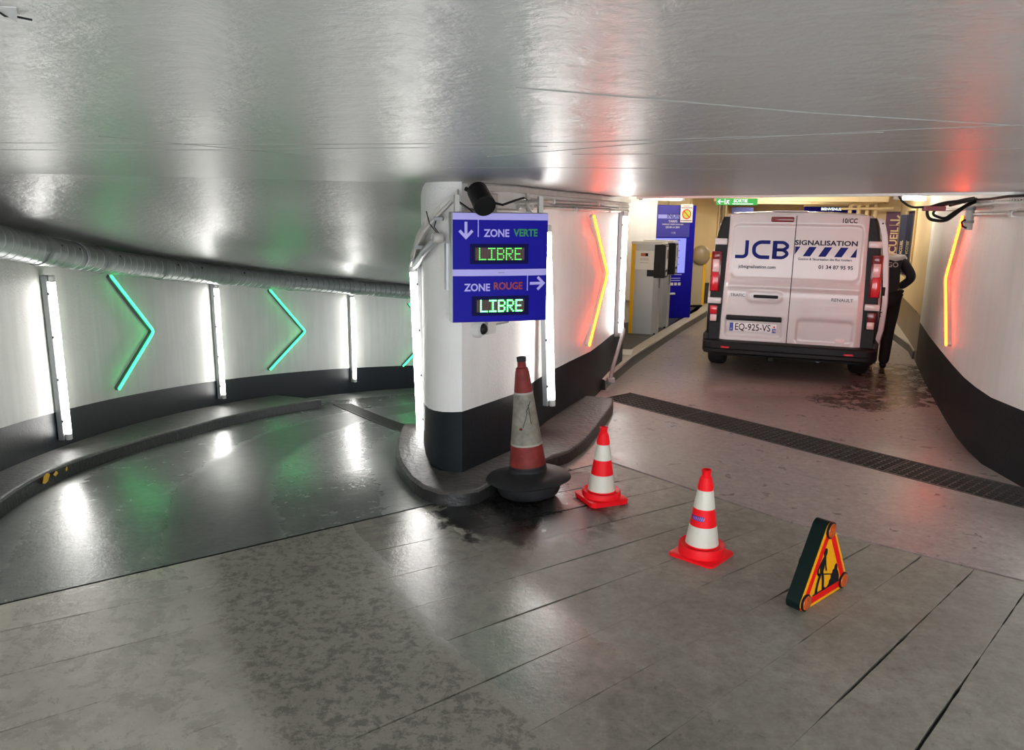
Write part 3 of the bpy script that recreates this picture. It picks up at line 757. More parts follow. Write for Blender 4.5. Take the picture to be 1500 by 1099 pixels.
# ------------------------------------------------------------------ blue availability sign on the pillar
sg_ang = math.atan2(0.19, 0.607)
sx_ = 0.636; sgh = 0.695
sign = thing('direction_sign', 'blue illuminated sign on the pillar reading ZONE VERTE and ZONE ROUGE', 'sign', (-0.385, 4.90, 1.188), sg_ang)
def bow(x): return -0.022 * (1 - ((x - sx_ / 2) / (sx_ / 2)) ** 2)     # slightly convex face
def facep(z0, z1, m, name, x0=0.0, x1=sx_, d=0.0):
    mb = MB(); N_ = 16; vs = []
    for i in range(N_ + 1):
        x = x0 + (x1 - x0) * i / N_
        vs += [(x, bow(x) - d, z0), (x, bow(x) - d, z1), (x, bow(x) + 0.004, z0), (x, bow(x) + 0.004, z1)]
    mb.add(vs, [f for i in range(N_) for f in ((4 * i, 4 * i + 4, 4 * i + 5, 4 * i + 1), (4 * i + 1, 4 * i + 5, 4 * i + 7, 4 * i + 3), (4 * i, 4 * i + 2, 4 * i + 6, 4 * i + 4))] + [(0, 1, 3, 2), (4 * N_, 4 * N_ + 2, 4 * N_ + 3, 4 * N_ + 1)])
    return mb.build(name, m, sign, True, 30)
MB().rbox(-0.004, sx_ + 0.004, 0.005, 0.10, -0.004, sgh + 0.004, 0.006, 1).build('casing', M_alu, sign)
facep(0.0, sgh, M_navy, 'face_panel')
facep(sgh - 0.043, sgh - 0.001, M_violet, 'top_band', d=0.003)
facep(0.298, 0.340, M_violet, 'middle_band', d=0.003)
def warp_sign(v): return Vector((v.x, bow(v.x) + v.y, v.z))
def sgtext(s, x, z, size, m, **k): return lettering(s, size, m, sign, up_at(x, -0.0025, z), warp=warp_sign, **k)
sgtext('ZONE', 0.283, 0.567, 0.066, M_violet, sx=0.92, bold=0.026)
sgtext('VERTE', 0.480, 0.570, 0.064, M_txtgreen, sx=0.92, bold=0.026)
sgtext('ZONE', 0.157, 0.222, 0.066, M_violet, sx=0.92, bold=0.026)
sgtext('ROUGE', 0.362, 0.230, 0.064, M_txtred, sx=0.92, bold=0.026)
facep(0.545, 0.652, M_violet, 'divider_line', 0.159, 0.164, 0.003)
facep(0.200, 0.298, M_violet, 'divider_line', 0.494, 0.499, 0.003)
def arrow(cx, cz_, ang, L, wd):
    mb = MB()
    for path in ([(0, -L / 2), (0, L / 2 - 0.01)], [(-L * .42, L * .06), (0, L / 2), (L * .42, L * .06)]):
        vs, fs = ribbon(path, wd)
        ca, sa = math.cos(ang), math.sin(ang)
        pts = [(cx + x * ca - y * sa, cz_ + x * sa + y * ca) for x, y in vs]
        mb.add([(x, bow(x) - 0.0035, z) for x, z in pts], fs)
    return mb.build('arrow', M_violet, sign)
arrow(0.083, 0.590, math.pi, 0.098, 0.018)
arrow(0.562, 0.246, -math.pi / 2, 0.098, 0.018)
FONT = {'L': ['10000'] * 6 + ['11111'], 'I': ['11111', '00100', '00100', '00100', '00100', '00100', '11111'], 'B': ['11110', '10001', '10001', '11110', '10001', '10001', '11110'],
        'R': ['11110', '10001', '10001', '11110', '10100', '10010', '10001'], 'E': ['11111', '10000', '10000', '11110', '10000', '10000', '11111']}
def led(x0, x1, z0, z1, m, dot):
    facep(z0 - 0.022, z1 + 0.022, mk('led_surround', (0.004, 0.004, 0.07), 0.6, 0, 0, spec=0.1), 'led_surround', x0 - 0.03, x1 + 0.03, 0.002)
    w = facep(z0, z1, M_led_off, 'led_window', x0, x1, 0.004)
    cols = MB(); k = 0
    x = x0 + 0.006
    while x < x1 - 0.004:
        cols.add([(x, bow(x) - .0048, z0 + .004), (x + .003, bow(x) - .0048, z0 + .004), (x + .003, bow(x) - .0048, z1 - .004), (x, bow(x) - .0048, z1 - .004)], [(0, 1, 2, 3)]); x += 0.0078
    cols.build('led_columns', M_ledcol, sign)
    d = MB(); px = 0.0099; pz = (z1 - z0 - 0.014) / 6.0; xs = x0 + 0.030
    for li, ch in enumerate('LIBRE'):
        for r_, row in enumerate(FONT[ch]):
            for c_, b_ in enumerate(row):
                if b_ == '1':
                    X, Zz = xs + (li * 6 + c_) * px, z1 - 0.007 - r_ * pz
                    N_ = 6
                    d.add([(X, bow(X) - 0.0085, Zz)] + [(X + dot * math.cos(6.283 * q / N_), bow(X) - 0.0055, Zz + dot * math.sin(6.283 * q / N_)) for q in range(N_)], [(0, 1 + q, 1 + (q + 1) % N_) for q in range(N_)])
    o = d.build('led_letters', m, sign, True, 90); o['kind'] = 'stuff'; o['label'] = 'lit LED word LIBRE'
led(0.140, 0.470, 0.396, 0.480, M_led1, 0.0040)
led(0.150, 0.478, 0.062, 0.146, M_led2, 0.0052)
sgtext('signalisation', 0.315, 0.319, 0.009, M_ink)
for x in (0.02, 0.58):
    MB().box(x, x + 0.03, 0.02, 0.055, sgh, sgh + 0.11).build('bracket', M_pipe, sign)
MB().box(-0.02, 0.02, 0.10, 0.16, 0.2, 0.5).build('wall_mount', M_alu, sign)
MB().tube([(0.60, 0.06, sgh + .08), (0.60, 0.4, sgh + .08), (0.60, 0.78, sgh + 0.08)], 0.012, 8).build('support_arm', M_pipe, sign)

# black spotlight-like camera above the sign
pc = thing('projector', 'black cylindrical camera hanging above the blue pillar sign', 'camera', (-0.215, 4.93, 1.985))
X = Vector((0.30, -0.80, -0.52)).to_track_quat('Z', 'Y').to_matrix().to_4x4()
mb = MB(); mb.X = X; mb.lathe([(0.055, -0.075), (0.066, -0.065), (0.068, 0.06), (0.070, 0.085), (0.070, 0.12), (0.060, 0.122)], 24).build('body', M_black, pc, True)
mb = MB(); mb.X = X; mb.lathe([(0.058, 0.121), (0.056, 0.112), (0.02, 0.108)], 24).build('front_glass', M_glass, pc, True)
mb = MB(); mb.X = X; mb.lathe([(0.006, 0.109), (0.006, 0.116), (0.002, 0.117)], 10).build('lens', M_grey, pc, True)
MB().tube([(-0.02, 0.07, 0.0), (-0.06, 0.12, 0.03), (-0.10, 0.135, 0.05)], 0.014, 8).build('bracket', M_black, pc)
MB().tube([(0.05, 0.08, -0.03), (0.14, 0.14, -0.05), (0.22, 0.24, -0.02), (0.28, 0.34, 0.0), (0.30, 0.46, -.01)], 0.008, 8).build('cable', M_black, pc)
# dome camera and box below the sign
wdir = Vector((0.353, 0.545)).normalized(); wnm = Vector((0.545, -0.353)).normalized()
def onface(u, d): return Vector((-0.342, 5.118)) + wdir * u + wnm * d
q = onface(0.16, 0.0)
dc = thing('dome_camera', 'white round security camera with dark eye under the blue sign', 'camera', (*q, 1.10), math.atan2(wdir.y, wdir.x))
mb = MB(); mb.X = Matrix.Rotation(R(90), 4, 'X'); mb.lathe([(0.062, 0.0), (0.064, 0.03), (0.052, 0.055), (0.034, 0.06)], 28).build('housing', M_lgrey, dc, True)
mb = MB(); mb.X = Matrix.Translation((0.008, -0.052, 0)); mb.ball((0, 0, 0), 0.041).build('eyeball', M_black, dc, True)
mb = MB(); mb.X = Matrix.Translation((0.01, -0.085, 0)) @ Matrix.Rotation(R(90), 4, 'X'); mb.lathe([(0.014, 0.0), (0.012, 0.004)], 14).build('lens', M_glass, dc, True)
q = onface(0.285, 0.0)
jb = thing('junction_box', 'pale square junction box on the pillar right of the round camera', 'box', (*q, 1.095), math.atan2(wdir.y, wdir.x))
MB().rbox(-0.05, 0.05, -0.05, 0.0, -0.045, 0.045, 0.006).build('body', M_pipe, jb)
MB().rbox(-0.046, 0.046, -0.055, -0.049, -0.041, 0.041, 0.003, 1).build('lid', M_white_p, jb)
MB().tube([(0.05, -0.02, 0.01), (0.20, -0.02, 0.01), (0.25, -0.02, 0.01), (0.27, -0.02, 0.03), (0.27, -0.02, 0.12)], 0.007, 8).build('conduit', M_grey, jb)

# conduits and trays around the pillar top
def off_path(pts, d):
    P = [Vector(p) for p in pts]; out = []
    for i, p in enumerate(P):
        t_ = (P[min(i + 1, len(P) - 1)] - P[max(i - 1, 0)]).normalized(); out.append(p + Vector((t_.y, -t_.x)) * d)
    return out
run = [(-0.342, 5.118), (-0.15, 5.415), (0.011, 5.663), (0.107, 5.909), (0.299, 6.476), (0.53, 7.02), (0.791, 7.598), (0.96, 8.12), (1.122, 8.655), (1.33, 9.25)]
def conduit(name, pts2, z, r, label, m=M_pipe, d=None, cat='pipe', clips=True):
    p3 = [Vector((p.x, p.y, z + (0.0 if not callable(z) else 0))) for p in off_path(pts2, d or (r + 0.01))]
    o = thing(name, label, cat, p3[0]); b = p3[0]
    MB().tube([p - b for p in p3], r, 10).build('tube', m, o, True)
    if clips:
        for i in range(1, len(p3) - 1, 2):
            MB().rbox(*(c_ for c_ in (p3[i].x - b.x - r - .006, p3[i].x - b.x + r + .006, p3[i].y - b.y - 0.012, p3[i].y - b.y + 0.012, -r - .006, r + .006)), 0.003, 1).build('saddle', m, o)
    return o
tr = thing('cable_trunking', 'pale rectangular trunking running right from the pillar corner under the ceiling', 'trunking', (-0.342, 5.118, 2.05))
P1, P2 = off_path(run, 0.004), off_path(run, 0.05)
mb = MB(); vs = []
for a, b in zip(P1, P2): vs += [(a.x + .342, a.y - 5.118, -0.022), (b.x + .342, b.y - 5.118, -0.022), (b.x + .342, b.y - 5.118, 0.018), (a.x + .342, a.y - 5.118, 0.018)]
n = len(P1)
mb.add(vs, [(4 * i + k, 4 * i + 4 + k, 4 * i + 4 + (k + 1) % 4, 4 * i + (k + 1) % 4) for i in range(n - 1) for k in range(4)] + [(0, 1, 2, 3), (4 * n - 4, 4 * n - 3, 4 * n - 2, 4 * n - 1)])
mb.build('trunking_body', M_pipe, tr)
conduit('conduit', run[3:], 1.985, 0.014, 'upper thin painted conduit along the pillar wall above the red chevron')
conduit('conduit', run[2:], 1.93, 0.016, 'lower thick painted conduit along the pillar wall above the red chevron', d=0.02)
conduit('conduit', run[4:9], 1.958, 0.008, 'slim dark cable between the two painted conduits on pillar wall', M_grey, 0.03, 'cable', False)
conduit('conduit', run[:3], 1.905, 0.010, 'short thin conduit just above the blue sign', M_pipe, 0.02)
q = onface(0.30, 0.0)
fb = thing('junction_box', 'flat pale box on pillar above the blue sign beside black camera', 'box', (*q, 1.965), math.atan2(wdir.y, wdir.x))
MB().rbox(-0.07, 0.07, -0.035, 0.0, -0.045, 0.05, 0.005).build('body', M_pipe, fb)
MB().rbox(-0.066, 0.066, -0.040, -0.034, -0.041, 0.046, 0.003, 1).build('lid', M_pipe, fb)
# coupling cluster
q = Vector((0.10, 5.80))
cc = thing('pipe_elbow', 'bent conduit elbow with clamps right of the sign top', 'pipe', (*q, 1.93))
MB().tube(fillet([(0.0, -0.01, 0.10), (0.0, -0.02, -0.02), (0.03, -0.04, -0.05), (0.05, 0.05, -0.06)], .03), 0.015, 10).build('elbow', M_pipe, cc, True)
MB().rbox(-0.02, 0.02, -0.04, 0.01, 0.03, 0.06, 0.004).build('clamp', M_alu, cc)
MB().rbox(-0.02, 0.03, -0.05, 0.0, -0.06, -0.03, 0.004).build('clamp', M_alu, cc)
# sloping tray and pipes on the pillar's left flank
lrun = [Vector((-0.36, 5.10, 2.0)), Vector((-0.46, 5.11, 1.90)), Vector((-0.55, 5.16, 1.80)), Vector((-0.61, 5.28, 1.71)), Vector((-0.685, 5.65, 1.60)), Vector((-0.765, 6.12, 1.52))]
st = thing('cable_tray', 'sloping pale cable tray down the left flank of the pillar', 'trunking', lrun[0])
mb = MB(); vs = []
for i, p in enumerate(lrun):
    t_ = (lrun[min(i + 1, 5)] - lrun[max(i - 1, 0)]); h2 = Vector((t_.x, t_.y)).normalized(); nl_ = Vector((h2.y * -1, h2.x, 0)) * -1
    nl_ = Vector((-h2.y, h2.x, 0)); nl_ = nl_ if nl_.x < 0 or nl_.y < 0 else -nl_
    upn = Vector((0, 0, 1))
    a = p - lrun[0]
    vs += [a + upn * 0.03, a + upn * 0.03 + nl_ * 0.05, a - upn * 0.02 + nl_ * 0.05, a - upn * 0.02]
mb.add(vs, [(4 * i + k, 4 * i + 4 + k, 4 * i + 4 + (k + 1) % 4, 4 * i + (k + 1) % 4) for i in range(5) for k in range(4)] + [(0, 1, 2, 3), (20, 21, 22, 23)])
mb.build('tray_body', M_pipe, st)
MB().tube([p - lrun[0] + Vector((-0.045, -0.045, -0.045)) for p in lrun], 0.011, 8).build('conduit', M_pipe, st, True)
for i in (1, 3, 4):
    p = lrun[i] - lrun[0]; MB().rbox(p.x - .06, p.x + .0, p.y - .06, p.y + .0, p.z - .07, p.z - .045, 0.004).build('clamp', M_grey, st)
pp = thing('pipe_stub', 'thick short pale pipe with round end cap on the pillar left of sign', 'pipe', (-0.50, 5.09, 1.72))
MB().tube([(0, 0.0, 0), (-0.10, 0.08, -0.10), (-0.23, 0.70, -0.22), (-0.28, 1.0, -0.25)], 0.026, 14).build('pipe', M_alu, pp, True)
mb = MB(); mb.X = Matrix.Rotation(R(-60), 4, 'Z') @ Matrix.Rotation(R(90), 4, 'X'); mb.lathe([(0.034, -0.03), (0.036, 0.02), (0.028, 0.034), (0.024, 0.028), (0.010, 0.03)], 18).build('end_ring', M_pipe, pp, True)
MB().tube([(0.0, -0.01, 0.03), (-0.05, -0.01, 0.09), (-0.07, -0.01, 0.17)], 0.004, 6).build('wire_tie', M_black, pp)
MB().tube([(0.01, -0.01, 0.03), (-0.02, -0.01, 0.07), (0.00, 0.0, 0.14)], 0.004, 6).build('wire_tie', M_black, pp)
cbn = [(0.0, 0.0, 0.0), (0.03, -0.02, -0.03), (0.07, -0.02, -0.06), (0.10, 0.01, -0.08), (0.2, 0.12, -0.09)]
cb = thing('cable_bundle', 'loose dark cables at the pillar corner left of black camera', 'cable', (-0.40, 5.075, 1.99))
for k in range(4): MB().tube([(x + 0.012 * k, y - 0.006 * k, z - 0.010 * k * (1 + .4 * math.sin(i + k))) for i, (x, y, z) in enumerate(cbn)], 0.005, 6).build('cable', M_black if k % 2 else M_grey, cb, True)
MB().tube([(-0.765, 6.15, 1.47), (-0.80, 6.10, 1.51), (-0.78, 6.05, 1.56), (-0.74, 6.0, 1.55)], 0.016, 8)
sc_ = thing('sloping_conduit', 'grey slanted conduit at the foot of pillar wall end by drain', 'pipe', (1.12, 8.30, 0.10))
MB().tube(fillet([(-0.06, -0.20, 0.0), (-0.02, -0.08, 0.14), (0.15, 0.40, 0.46), (0.16, 0.46, 0.50)], .06), 0.022, 10).build('pipe', M_grey, sc_, True)
MB().rbox(-0.08, -0.0, -0.20, -0.10, -0.0, 0.05, 0.008).build('foot', M_grey, sc_)

# right wall top: perforated tray, conduits, cables
rw = [(3.66, 3.2), (3.66, 4.4), (3.66, 5.0), (3.66, 5.215), (3.68, 5.749), (3.78, 6.12), (3.912, 6.518), (4.02, 6.80), (4.14, 7.1)]
def roff(d): return [Vector((x - d, y)) for x, y in rw]
rt_ = thing('cable_tray', 'perforated pale cable tray at the top of the right wall', 'trunking', (rw[0][0], rw[0][1], 2.0))
A_, B_ = roff(0.0), roff(0.06); O_ = Vector(rw[0]); n = len(A_); mb = MB(); vs = []
for a, b in zip(A_, B_): vs += [(*(a - O_), 0.0), (*(b - O_), 0.0), (*(b - O_), 0.012), (*(b - O_), 0.018), (*(a - O_), 0.004)]
mb.add(vs, [(5 * i + k, 5 * i + k + 1, 5 * i + 5 + k + 1, 5 * i + 5 + k) for i in range(n - 1) for k in (0,)])
mb.build('tray_base', M_pipe, rt_)
mb = MB()
for i in range(n - 1):
    a, b = B_[i] - O_, B_[i + 1] - O_; L = (b - a).length; d = (b - a) / L; nn2 = Vector((-d.y, d.x)) * 0.003
    def slab_(u0, u1, z0, z1): mb.add([(*(a + d * u), z) for u in (u0, u1) for z in (z0, z1)] + [(*(a + d * u - nn2), z) for u in (u0, u1) for z in (z0, z1)], [(0, 2, 3, 1), (4, 5, 7, 6), (0, 1, 5, 4), (2, 6, 7, 3), (0, 4, 6, 2), (1, 3, 7, 5)])
    slab_(0, L, -0.002, 0.012); slab_(0, L, 0.026, 0.040)
    u = 0.0
    while u < L: slab_(u, min(L, u + 0.016), 0.012, 0.026); u += 0.036
mb.build('slotted_side', M_lgrey, rt_)
for k, (dd_, zz_, r_) in enumerate(((0.02, 0.030, 0.012), (0.045, 0.035, 0.010), (0.07, 0.046, 0.009))):
    P_ = [(*(p - O_), zz_ + 0.006 * math.sin(i * 1.7 + k)) for i, p in enumerate(roff(dd_))]
    P_ += [(P_[-1][0] - 0.10 - .05 * k, P_[-1][1] - 0.05, 0.03), (P_[-1][0] - 0.34, P_[-1][1] - 0.30 + .05 * k, 0.0)]
    MB().tube(P_, r_, 8).build('cable', M_black, rt_, True)
hp = thing('conduit', 'horizontal painted conduit on the near right wall under the tray', 'pipe', (rw[0][0], rw[0][1], 1.925))
MB().tube([(*(p - O_), 0.0) for p in roff(0.018)[:8]], 0.017, 10).build('tube', M_pipe, hp, True)
for p in (roff(0.018)[1], roff(0.018)[4]): MB().tube([(*(p - O_ + Vector((0, -.02))), 0.0), (*(p - O_ + Vector((0, .02))), 0.0)], 0.026, 12).build('ring', M_lgrey, hp, True)
ve = thing('drain_pipe', 'short vertical pipe end with hook beside right red chevron', 'pipe', (3.985, 6.84, 1.79))
MB().tube([(0, 0, 0.0), (0, 0, 0.25)], 0.034, 14).build('pipe', M_pipe, ve, True)
for z in (0.06, 0.17): MB().tube([(0, 0, z), (0, 0, z + .025)], 0.040, 14).build('collar', M_grey, ve, True)
MB().tube([(-0.03, -0.02, 0.02), (-0.07, -0.03, 0.035), (-0.08, -0.03, 0.07), (-0.05, -0.03, 0.09)], 0.009, 8).build('hook', M_black, ve, True)
lc = thing('cable_loop', 'dark looped cables with reddish connector hanging under soffit near right wall', 'cable', (3.50, 6.42, 2.03))
MB().tube(fillet([(0.38, 0.18, 0.02), (0.24, 0.06, 0.0), (0.05, 0.0, -0.01), (-0.12, 0.0, -0.06), (-0.10, 0.0, -0.15), (0.04, 0.0, -0.17), (0.14, 0.06, -0.12), (0.24, 0.10, -0.05), (0.38, 0.18, 0.0)], .09), 0.013, 8).build('cable', M_black, lc, True)
MB().tube(fillet([(0.36, 0.18, 0.03), (0.2, 0.06, 0.01), (0.0, 0.02, -0.04), (-0.07, 0.02, -0.11), (0.05, 0.02, -0.15), (0.13, 0.06, -0.10), (0.34, 0.16, 0.0)], .08), 0.011, 8).build('cable', M_black, lc, True)
MB().tube(fillet([(-0.08, 0.0, -0.05), (-0.25, 0.0, -0.06), (-0.33, 0.02, 0.0), (-0.34, 0.05, 0.05)], .08), 0.009, 8).build('cable', M_black, lc, True)
MB().rbox(-0.15, 0.03, -0.025, 0.025, -0.085, -0.045, 0.01).build('connector', mk('maroon_plastic', (0.22, 0.05, 0.06), 0.4), lc)
rcn = thing('conduit', 'painted conduit along the right wall top toward the beige zone', 'pipe', (3.86, 6.4, 1.98))
MB().tube([(-0.06, -0.6, 0.0), (0.03, 0.0, 0.0), (0.26, 0.65, 0.0), (0.56, 1.36, 0.0), (1.05, 2.55, 0.01)], 0.015, 8).build('tube', M_pipe, rcn, True)

# ------------------------------------------------------------------ traffic cones
def plate_poly(h, rad):
    out = []
    for cx_, cy_, a0_ in ((h - rad, h - rad, 0), (-h + rad, h - rad, 90), (-h + rad, -h + rad, 180), (h - rad, -h + rad, 270)):
        for k in range(7): a = R(a0_ + 15 * k); out.append((cx_ + rad * math.cos(a), cy_ + rad * math.sin(a)))
    return out
def cone(loc, rz, label, double=False):
    t = thing('traffic_cone', label, 'cone', loc, rz)
    mb = MB(); hz = 0.0
    if double: MB().prism(plate_poly(0.138, 0.035), 0.0, 0.014).build('lower_plate', M_conered, t, True); hz = 0.016
    pp_ = plate_poly(0.140, 0.035)
    n = len(pp_)
    vs = [(x, y, hz) for x, y in pp_] + [(x, y, hz + 0.012) for x, y in pp_] + [(x * .92, y * .92, hz + 0.018) for x, y in pp_]
    MB().add(vs, [tuple(range(n))[::-1], tuple(range(2 * n, 3 * n))] + [(k * n + i, k * n + (i + 1) % n, (k + 1) * n + (i + 1) % n, (k + 1) * n + i) for k in range(2) for i in range(n)]).build('base_plate', M_conered, t, True)
    MB().lathe([(0.130, hz + 0.016), (0.128, 0.066), (0.124, 0.072), (0.118, 0.070), (0.098, 0.058), (0.094, 0.062)], 40).build('collar', M_conered, t, True)
    rr_ = lambda z: 0.092 - (z - 0.07) * (0.092 - 0.032) / (0.46 - 0.07)
    def band(z0, z1, m, nm, e=0.0):
        return MB().lathe([(rr_(z0) + e, z0), (rr_(z1) + e, z1)], 40).build(nm, m, t, True)
    band(0.055, 0.085, M_conered, 'shell')
    band(0.075, 0.185, M_conewhite, 'white_band', 0.001)
    band(0.183, 0.288, M_conered, 'red_band')
    band(0.286, 0.390, M_conewhite, 'white_band', 0.001)
    MB().lathe([(rr_(0.388), 0.388), (rr_(0.46), 0.46), (0.030, 0.466), (0.025, 0.470), (0.0245, 0.492), (0.027, 0.496), (0.027, 0.505), (0.021, 0.507), (0.019, 0.48)], 40, False).build('tip', M_conered, t, True)
    for z0 in (0.39,):
        g = MB()
        for k in range(16):
            a = 6.283 * k / 16
            g.tube([(rr_(z0) * math.cos(a), rr_(z0) * math.sin(a), z0 + .01), (rr_(.455) * math.cos(a), rr_(.455) * math.sin(a), .455)], 0.0014, 4)
        g.build('ribs', M_conered, t)
    return t, rr_
cone((0.612, 4.885, 0.0), R(22), 'red and white traffic cone further from camera, beside the old tall cone', True)
c2, rr_ = cone((1.085, 4.04, 0.0), R(48), 'red and white traffic cone nearer the triangular sign, with small blue sticker')
# sticker on the middle red band
a_c = math.atan2(-4.04, -1.085) - R(48) - R(28); mb = MB(); vs = []
for i in range(13):
    a = a_c + R(-38 + 70 * i / 12)
    for z in (0.222, 0.248): vs.append(((rr_(z) + .0014) * math.cos(a), (rr_(z) + .0014) * math.sin(a), z))
mb.add(vs, [(2 * i, 2 * i + 2, 2 * i + 3, 2 * i + 1) for i in range(12)]); mb.build('sticker', mk('sticker_blue', (0.10, 0.03, 0.30), 0.4, 0, 0), c2)
mb = MB()
for i in range(7):
    a = a_c + R(-28 + 9 * i); b = a + R(4); k = R(4)
    mb.add([((rr_(z) + .0022) * math.cos(q), (rr_(z) + .0022) * math.sin(q), z) for q, z in ((a, .227), (b, .227), (b + k, .243), (a + k, .243))], [(0, 1, 2, 3)])
mb.build('sticker_stripes', mk('sticker_pink', (0.45, 0.20, 0.50), 0.4, 0, 0), c2)

X = Matrix.Translation((0.13, 4.96, 0.0)) @ Matrix.Rotation(R(-4.2), 4, 'Y')
oc = thing('traffic_cone', 'tall dirty faded cone with black rubber base, leaning at the pillar', 'cone', mat=X)
MB().lathe([(0.185, 0.016), (0.20, 0.024), (0.215, 0.05), (0.215, 0.10), (0.20, 0.115)], 40).build('rubber_foot', M_rubber, oc, True)
mb = MB(); prof = [(0.12, 0.112), (0.268, 0.116), (0.278, 0.124), (0.270, 0.136), (0.20, 0.158), (0.135, 0.178), (0.122, 0.19)]
vs = []; seg = 48
for r, z in prof:
    for k in range(seg):
        a = 6.283185 * k / seg; sq = 1 + 0.045 * math.cos(4 * a + 0.6) * (r / .27) ** 2; vs.append((r * sq * math.cos(a), r * sq * math.sin(a), z + 0.006 * math.sin(3 * a) * (r / .27) ** 2))
mb.add(vs, [(i * seg + k, i * seg + (k + 1) % seg, (i + 1) * seg + (k + 1) % seg, (i + 1) * seg + k) for i in range(len(prof) - 1) for k in range(seg)])
mb.build('rubber_brim', M_rubber, oc, True, 60)
ro2 = lambda z: 0.126 - (z - 0.2) * (0.126 - 0.042) / (0.88 - 0.2)
MB().lathe([(0.140, 0.165), (0.128, 0.185), (0.128, 0.205), (0.124, 0.208), (0.123, 0.225)], 40).build('rubber_sleeve', M_rubber, oc, True)
MB().lathe([(ro2(0.222), 0.222), (ro2(0.372), 0.372)], 40).build('red_band', M_oldred, oc, True)
MB().lathe([(ro2(0.368) + .0015, 0.368), (ro2(0.72) + .0015, 0.72)], 40).build('white_band', M_oldwhite, oc, True)
for z0 in (0.366, 0.714): MB().lathe([(ro2(z0) + .002, z0), (ro2(z0 + .012) + .002, z0 + 0.012)], 40).build('band_edge', mk('pale_tape_edge', (0.36, 0.34, 0.29), 0.5), oc, True)
MB().lathe([(ro2(0.722), 0.722), (ro2(0.87), 0.87), (0.040, 0.885), (0.030, 0.892), (0.028, 0.925), (0.031, 0.93)], 40).build('tip', M_oldred, oc, True)
MB().lathe([(0.031, 0.93), (0.032, 0.958), (0.024, 0.960), (0.022, 0.94)], 24).build('tip_rim', M_rubber, oc, True)
g = MB()
for k in range(18):
    a = 6.283 * k / 18; g.tube([(ro2(.73) * math.cos(a), ro2(.73) * math.sin(a), .73), (ro2(.865) * math.cos(a), ro2(.865) * math.sin(a), .865)], 0.002, 4)
g.build('ribs', M_oldred, oc)
for (a, z0, L_, k_) in ((-1.75, 0.50, 0.10, 0.4), (-1.1, 0.52, 0.13, -0.1), (-1.45, 0.60, 0.07, 0.5)):
    mb = MB(); mb.tube([((ro2(z0 + L_ * q / 5) + .0015) * math.cos(a + k_ * q / 5), (ro2(z0 + L_ * q / 5) + .0015) * math.sin(a + k_ * q / 5), z0 + L_ * q / 5) for q in range(6)], 0.003, 4).build('scuff', M_rubber, oc)
MB().ball(((ro2(.49) + .006) * math.cos(-1.9), (ro2(.49) + .006) * math.sin(-1.9), .49), 0.011, 8, 6, (1, 1, .7)).build('scuff', M_oldred, oc)

# ------------------------------------------------------------------ triangular roadworks sign
bdir = Vector((0.757, 0.653, 0)); nrm = Vector((0.653, -0.757, 0))
tri = thing('roadworks_sign', 'triangular amber and red roadworks sign standing on the grooved floor', 'sign', mat=frame((1.575, 3.535, 0.0), bdir, -nrm))
# local: x along base, y away from the face, z up
def tri_poly(h, rad, zb=0.0, side=0.46):
    hgt = side * math.sqrt(3) / 2; ins = rad; out = []
    c_ = [(side / 2 - rad * math.sqrt(3), rad), (0, hgt - 2 * rad), (-side / 2 + rad * math.sqrt(3), rad)]
    for (x, z), a0_ in zip(c_, (-90, 30, 150)):
        for k in range(9): a = R(a0_ + 15 * k); out.append((x + (rad - h) * math.cos(a), z + (rad - h) * math.sin(a)))
    return out
SD = 0.53
outer = tri_poly(0, 0.045, side=SD)
MB().prism(outer, 0.0, 0.072, 'y').build('housing', M_dgreen, tri, True)
MB().prism(tri_poly(0.003, 0.045, side=SD), -0.004, 0.0, 'y').build('face_panel', M_amber, tri, True)
def ring2d(h0, h1, d, m, nm):
    a, b = tri_poly(h0, 0.045, side=SD), tri_poly(h1, 0.045, side=SD); n = len(a); mb = MB()
    mb.add([(x, -d, z) for x, z in a] + [(x, -d, z) for x, z in b] + [(x, -d + .003, z) for x, z in a] + [(x, -d + .003, z) for x, z in b],
           [(i, (i + 1) % n, n + (i + 1) % n, n + i) for i in range(n)] + [(i, (i + 1) % n, 2 * n + (i + 1) % n, 2 * n + i) for i in range(n)] + [(n + i, n + (i + 1) % n, 3 * n + (i + 1) % n, 3 * n + i) for i in range(n)])
    return mb.build(nm, m, tri)
hg = SD * math.sqrt(3) / 2
# red band as a triangular ring between two similar triangles
def simtri(inr): # triangle with inradius inr about incentre
    zc_ = SD / (2 * math.sqrt(3)); return [(inr * math.sqrt(3), zc_ - inr), (0, zc_ + 2 * inr), (-inr * math.sqrt(3), zc_ - inr)]
ir = SD / (2 * math.sqrt(3))
a, b = simtri(ir - 0.020), simtri(ir - 0.055)
mb = MB(); mb.add([(x, -0.006, z) for x, z in a] + [(x, -0.006, z) for x, z in b] + [(x, -0.003, z) for x, z in a] + [(x, -0.003, z) for x, z in b], [f for i in range(3) for f in ((i, (i + 1) % 3, 3 + (i + 1) % 3, 3 + i), (i, (i + 1) % 3, 6 + (i + 1) % 3, 6 + i), (3 + i, 3 + (i + 1) % 3, 9 + (i + 1) % 3, 9 + i))])
mb.build('red_band', M_pyred, tri)
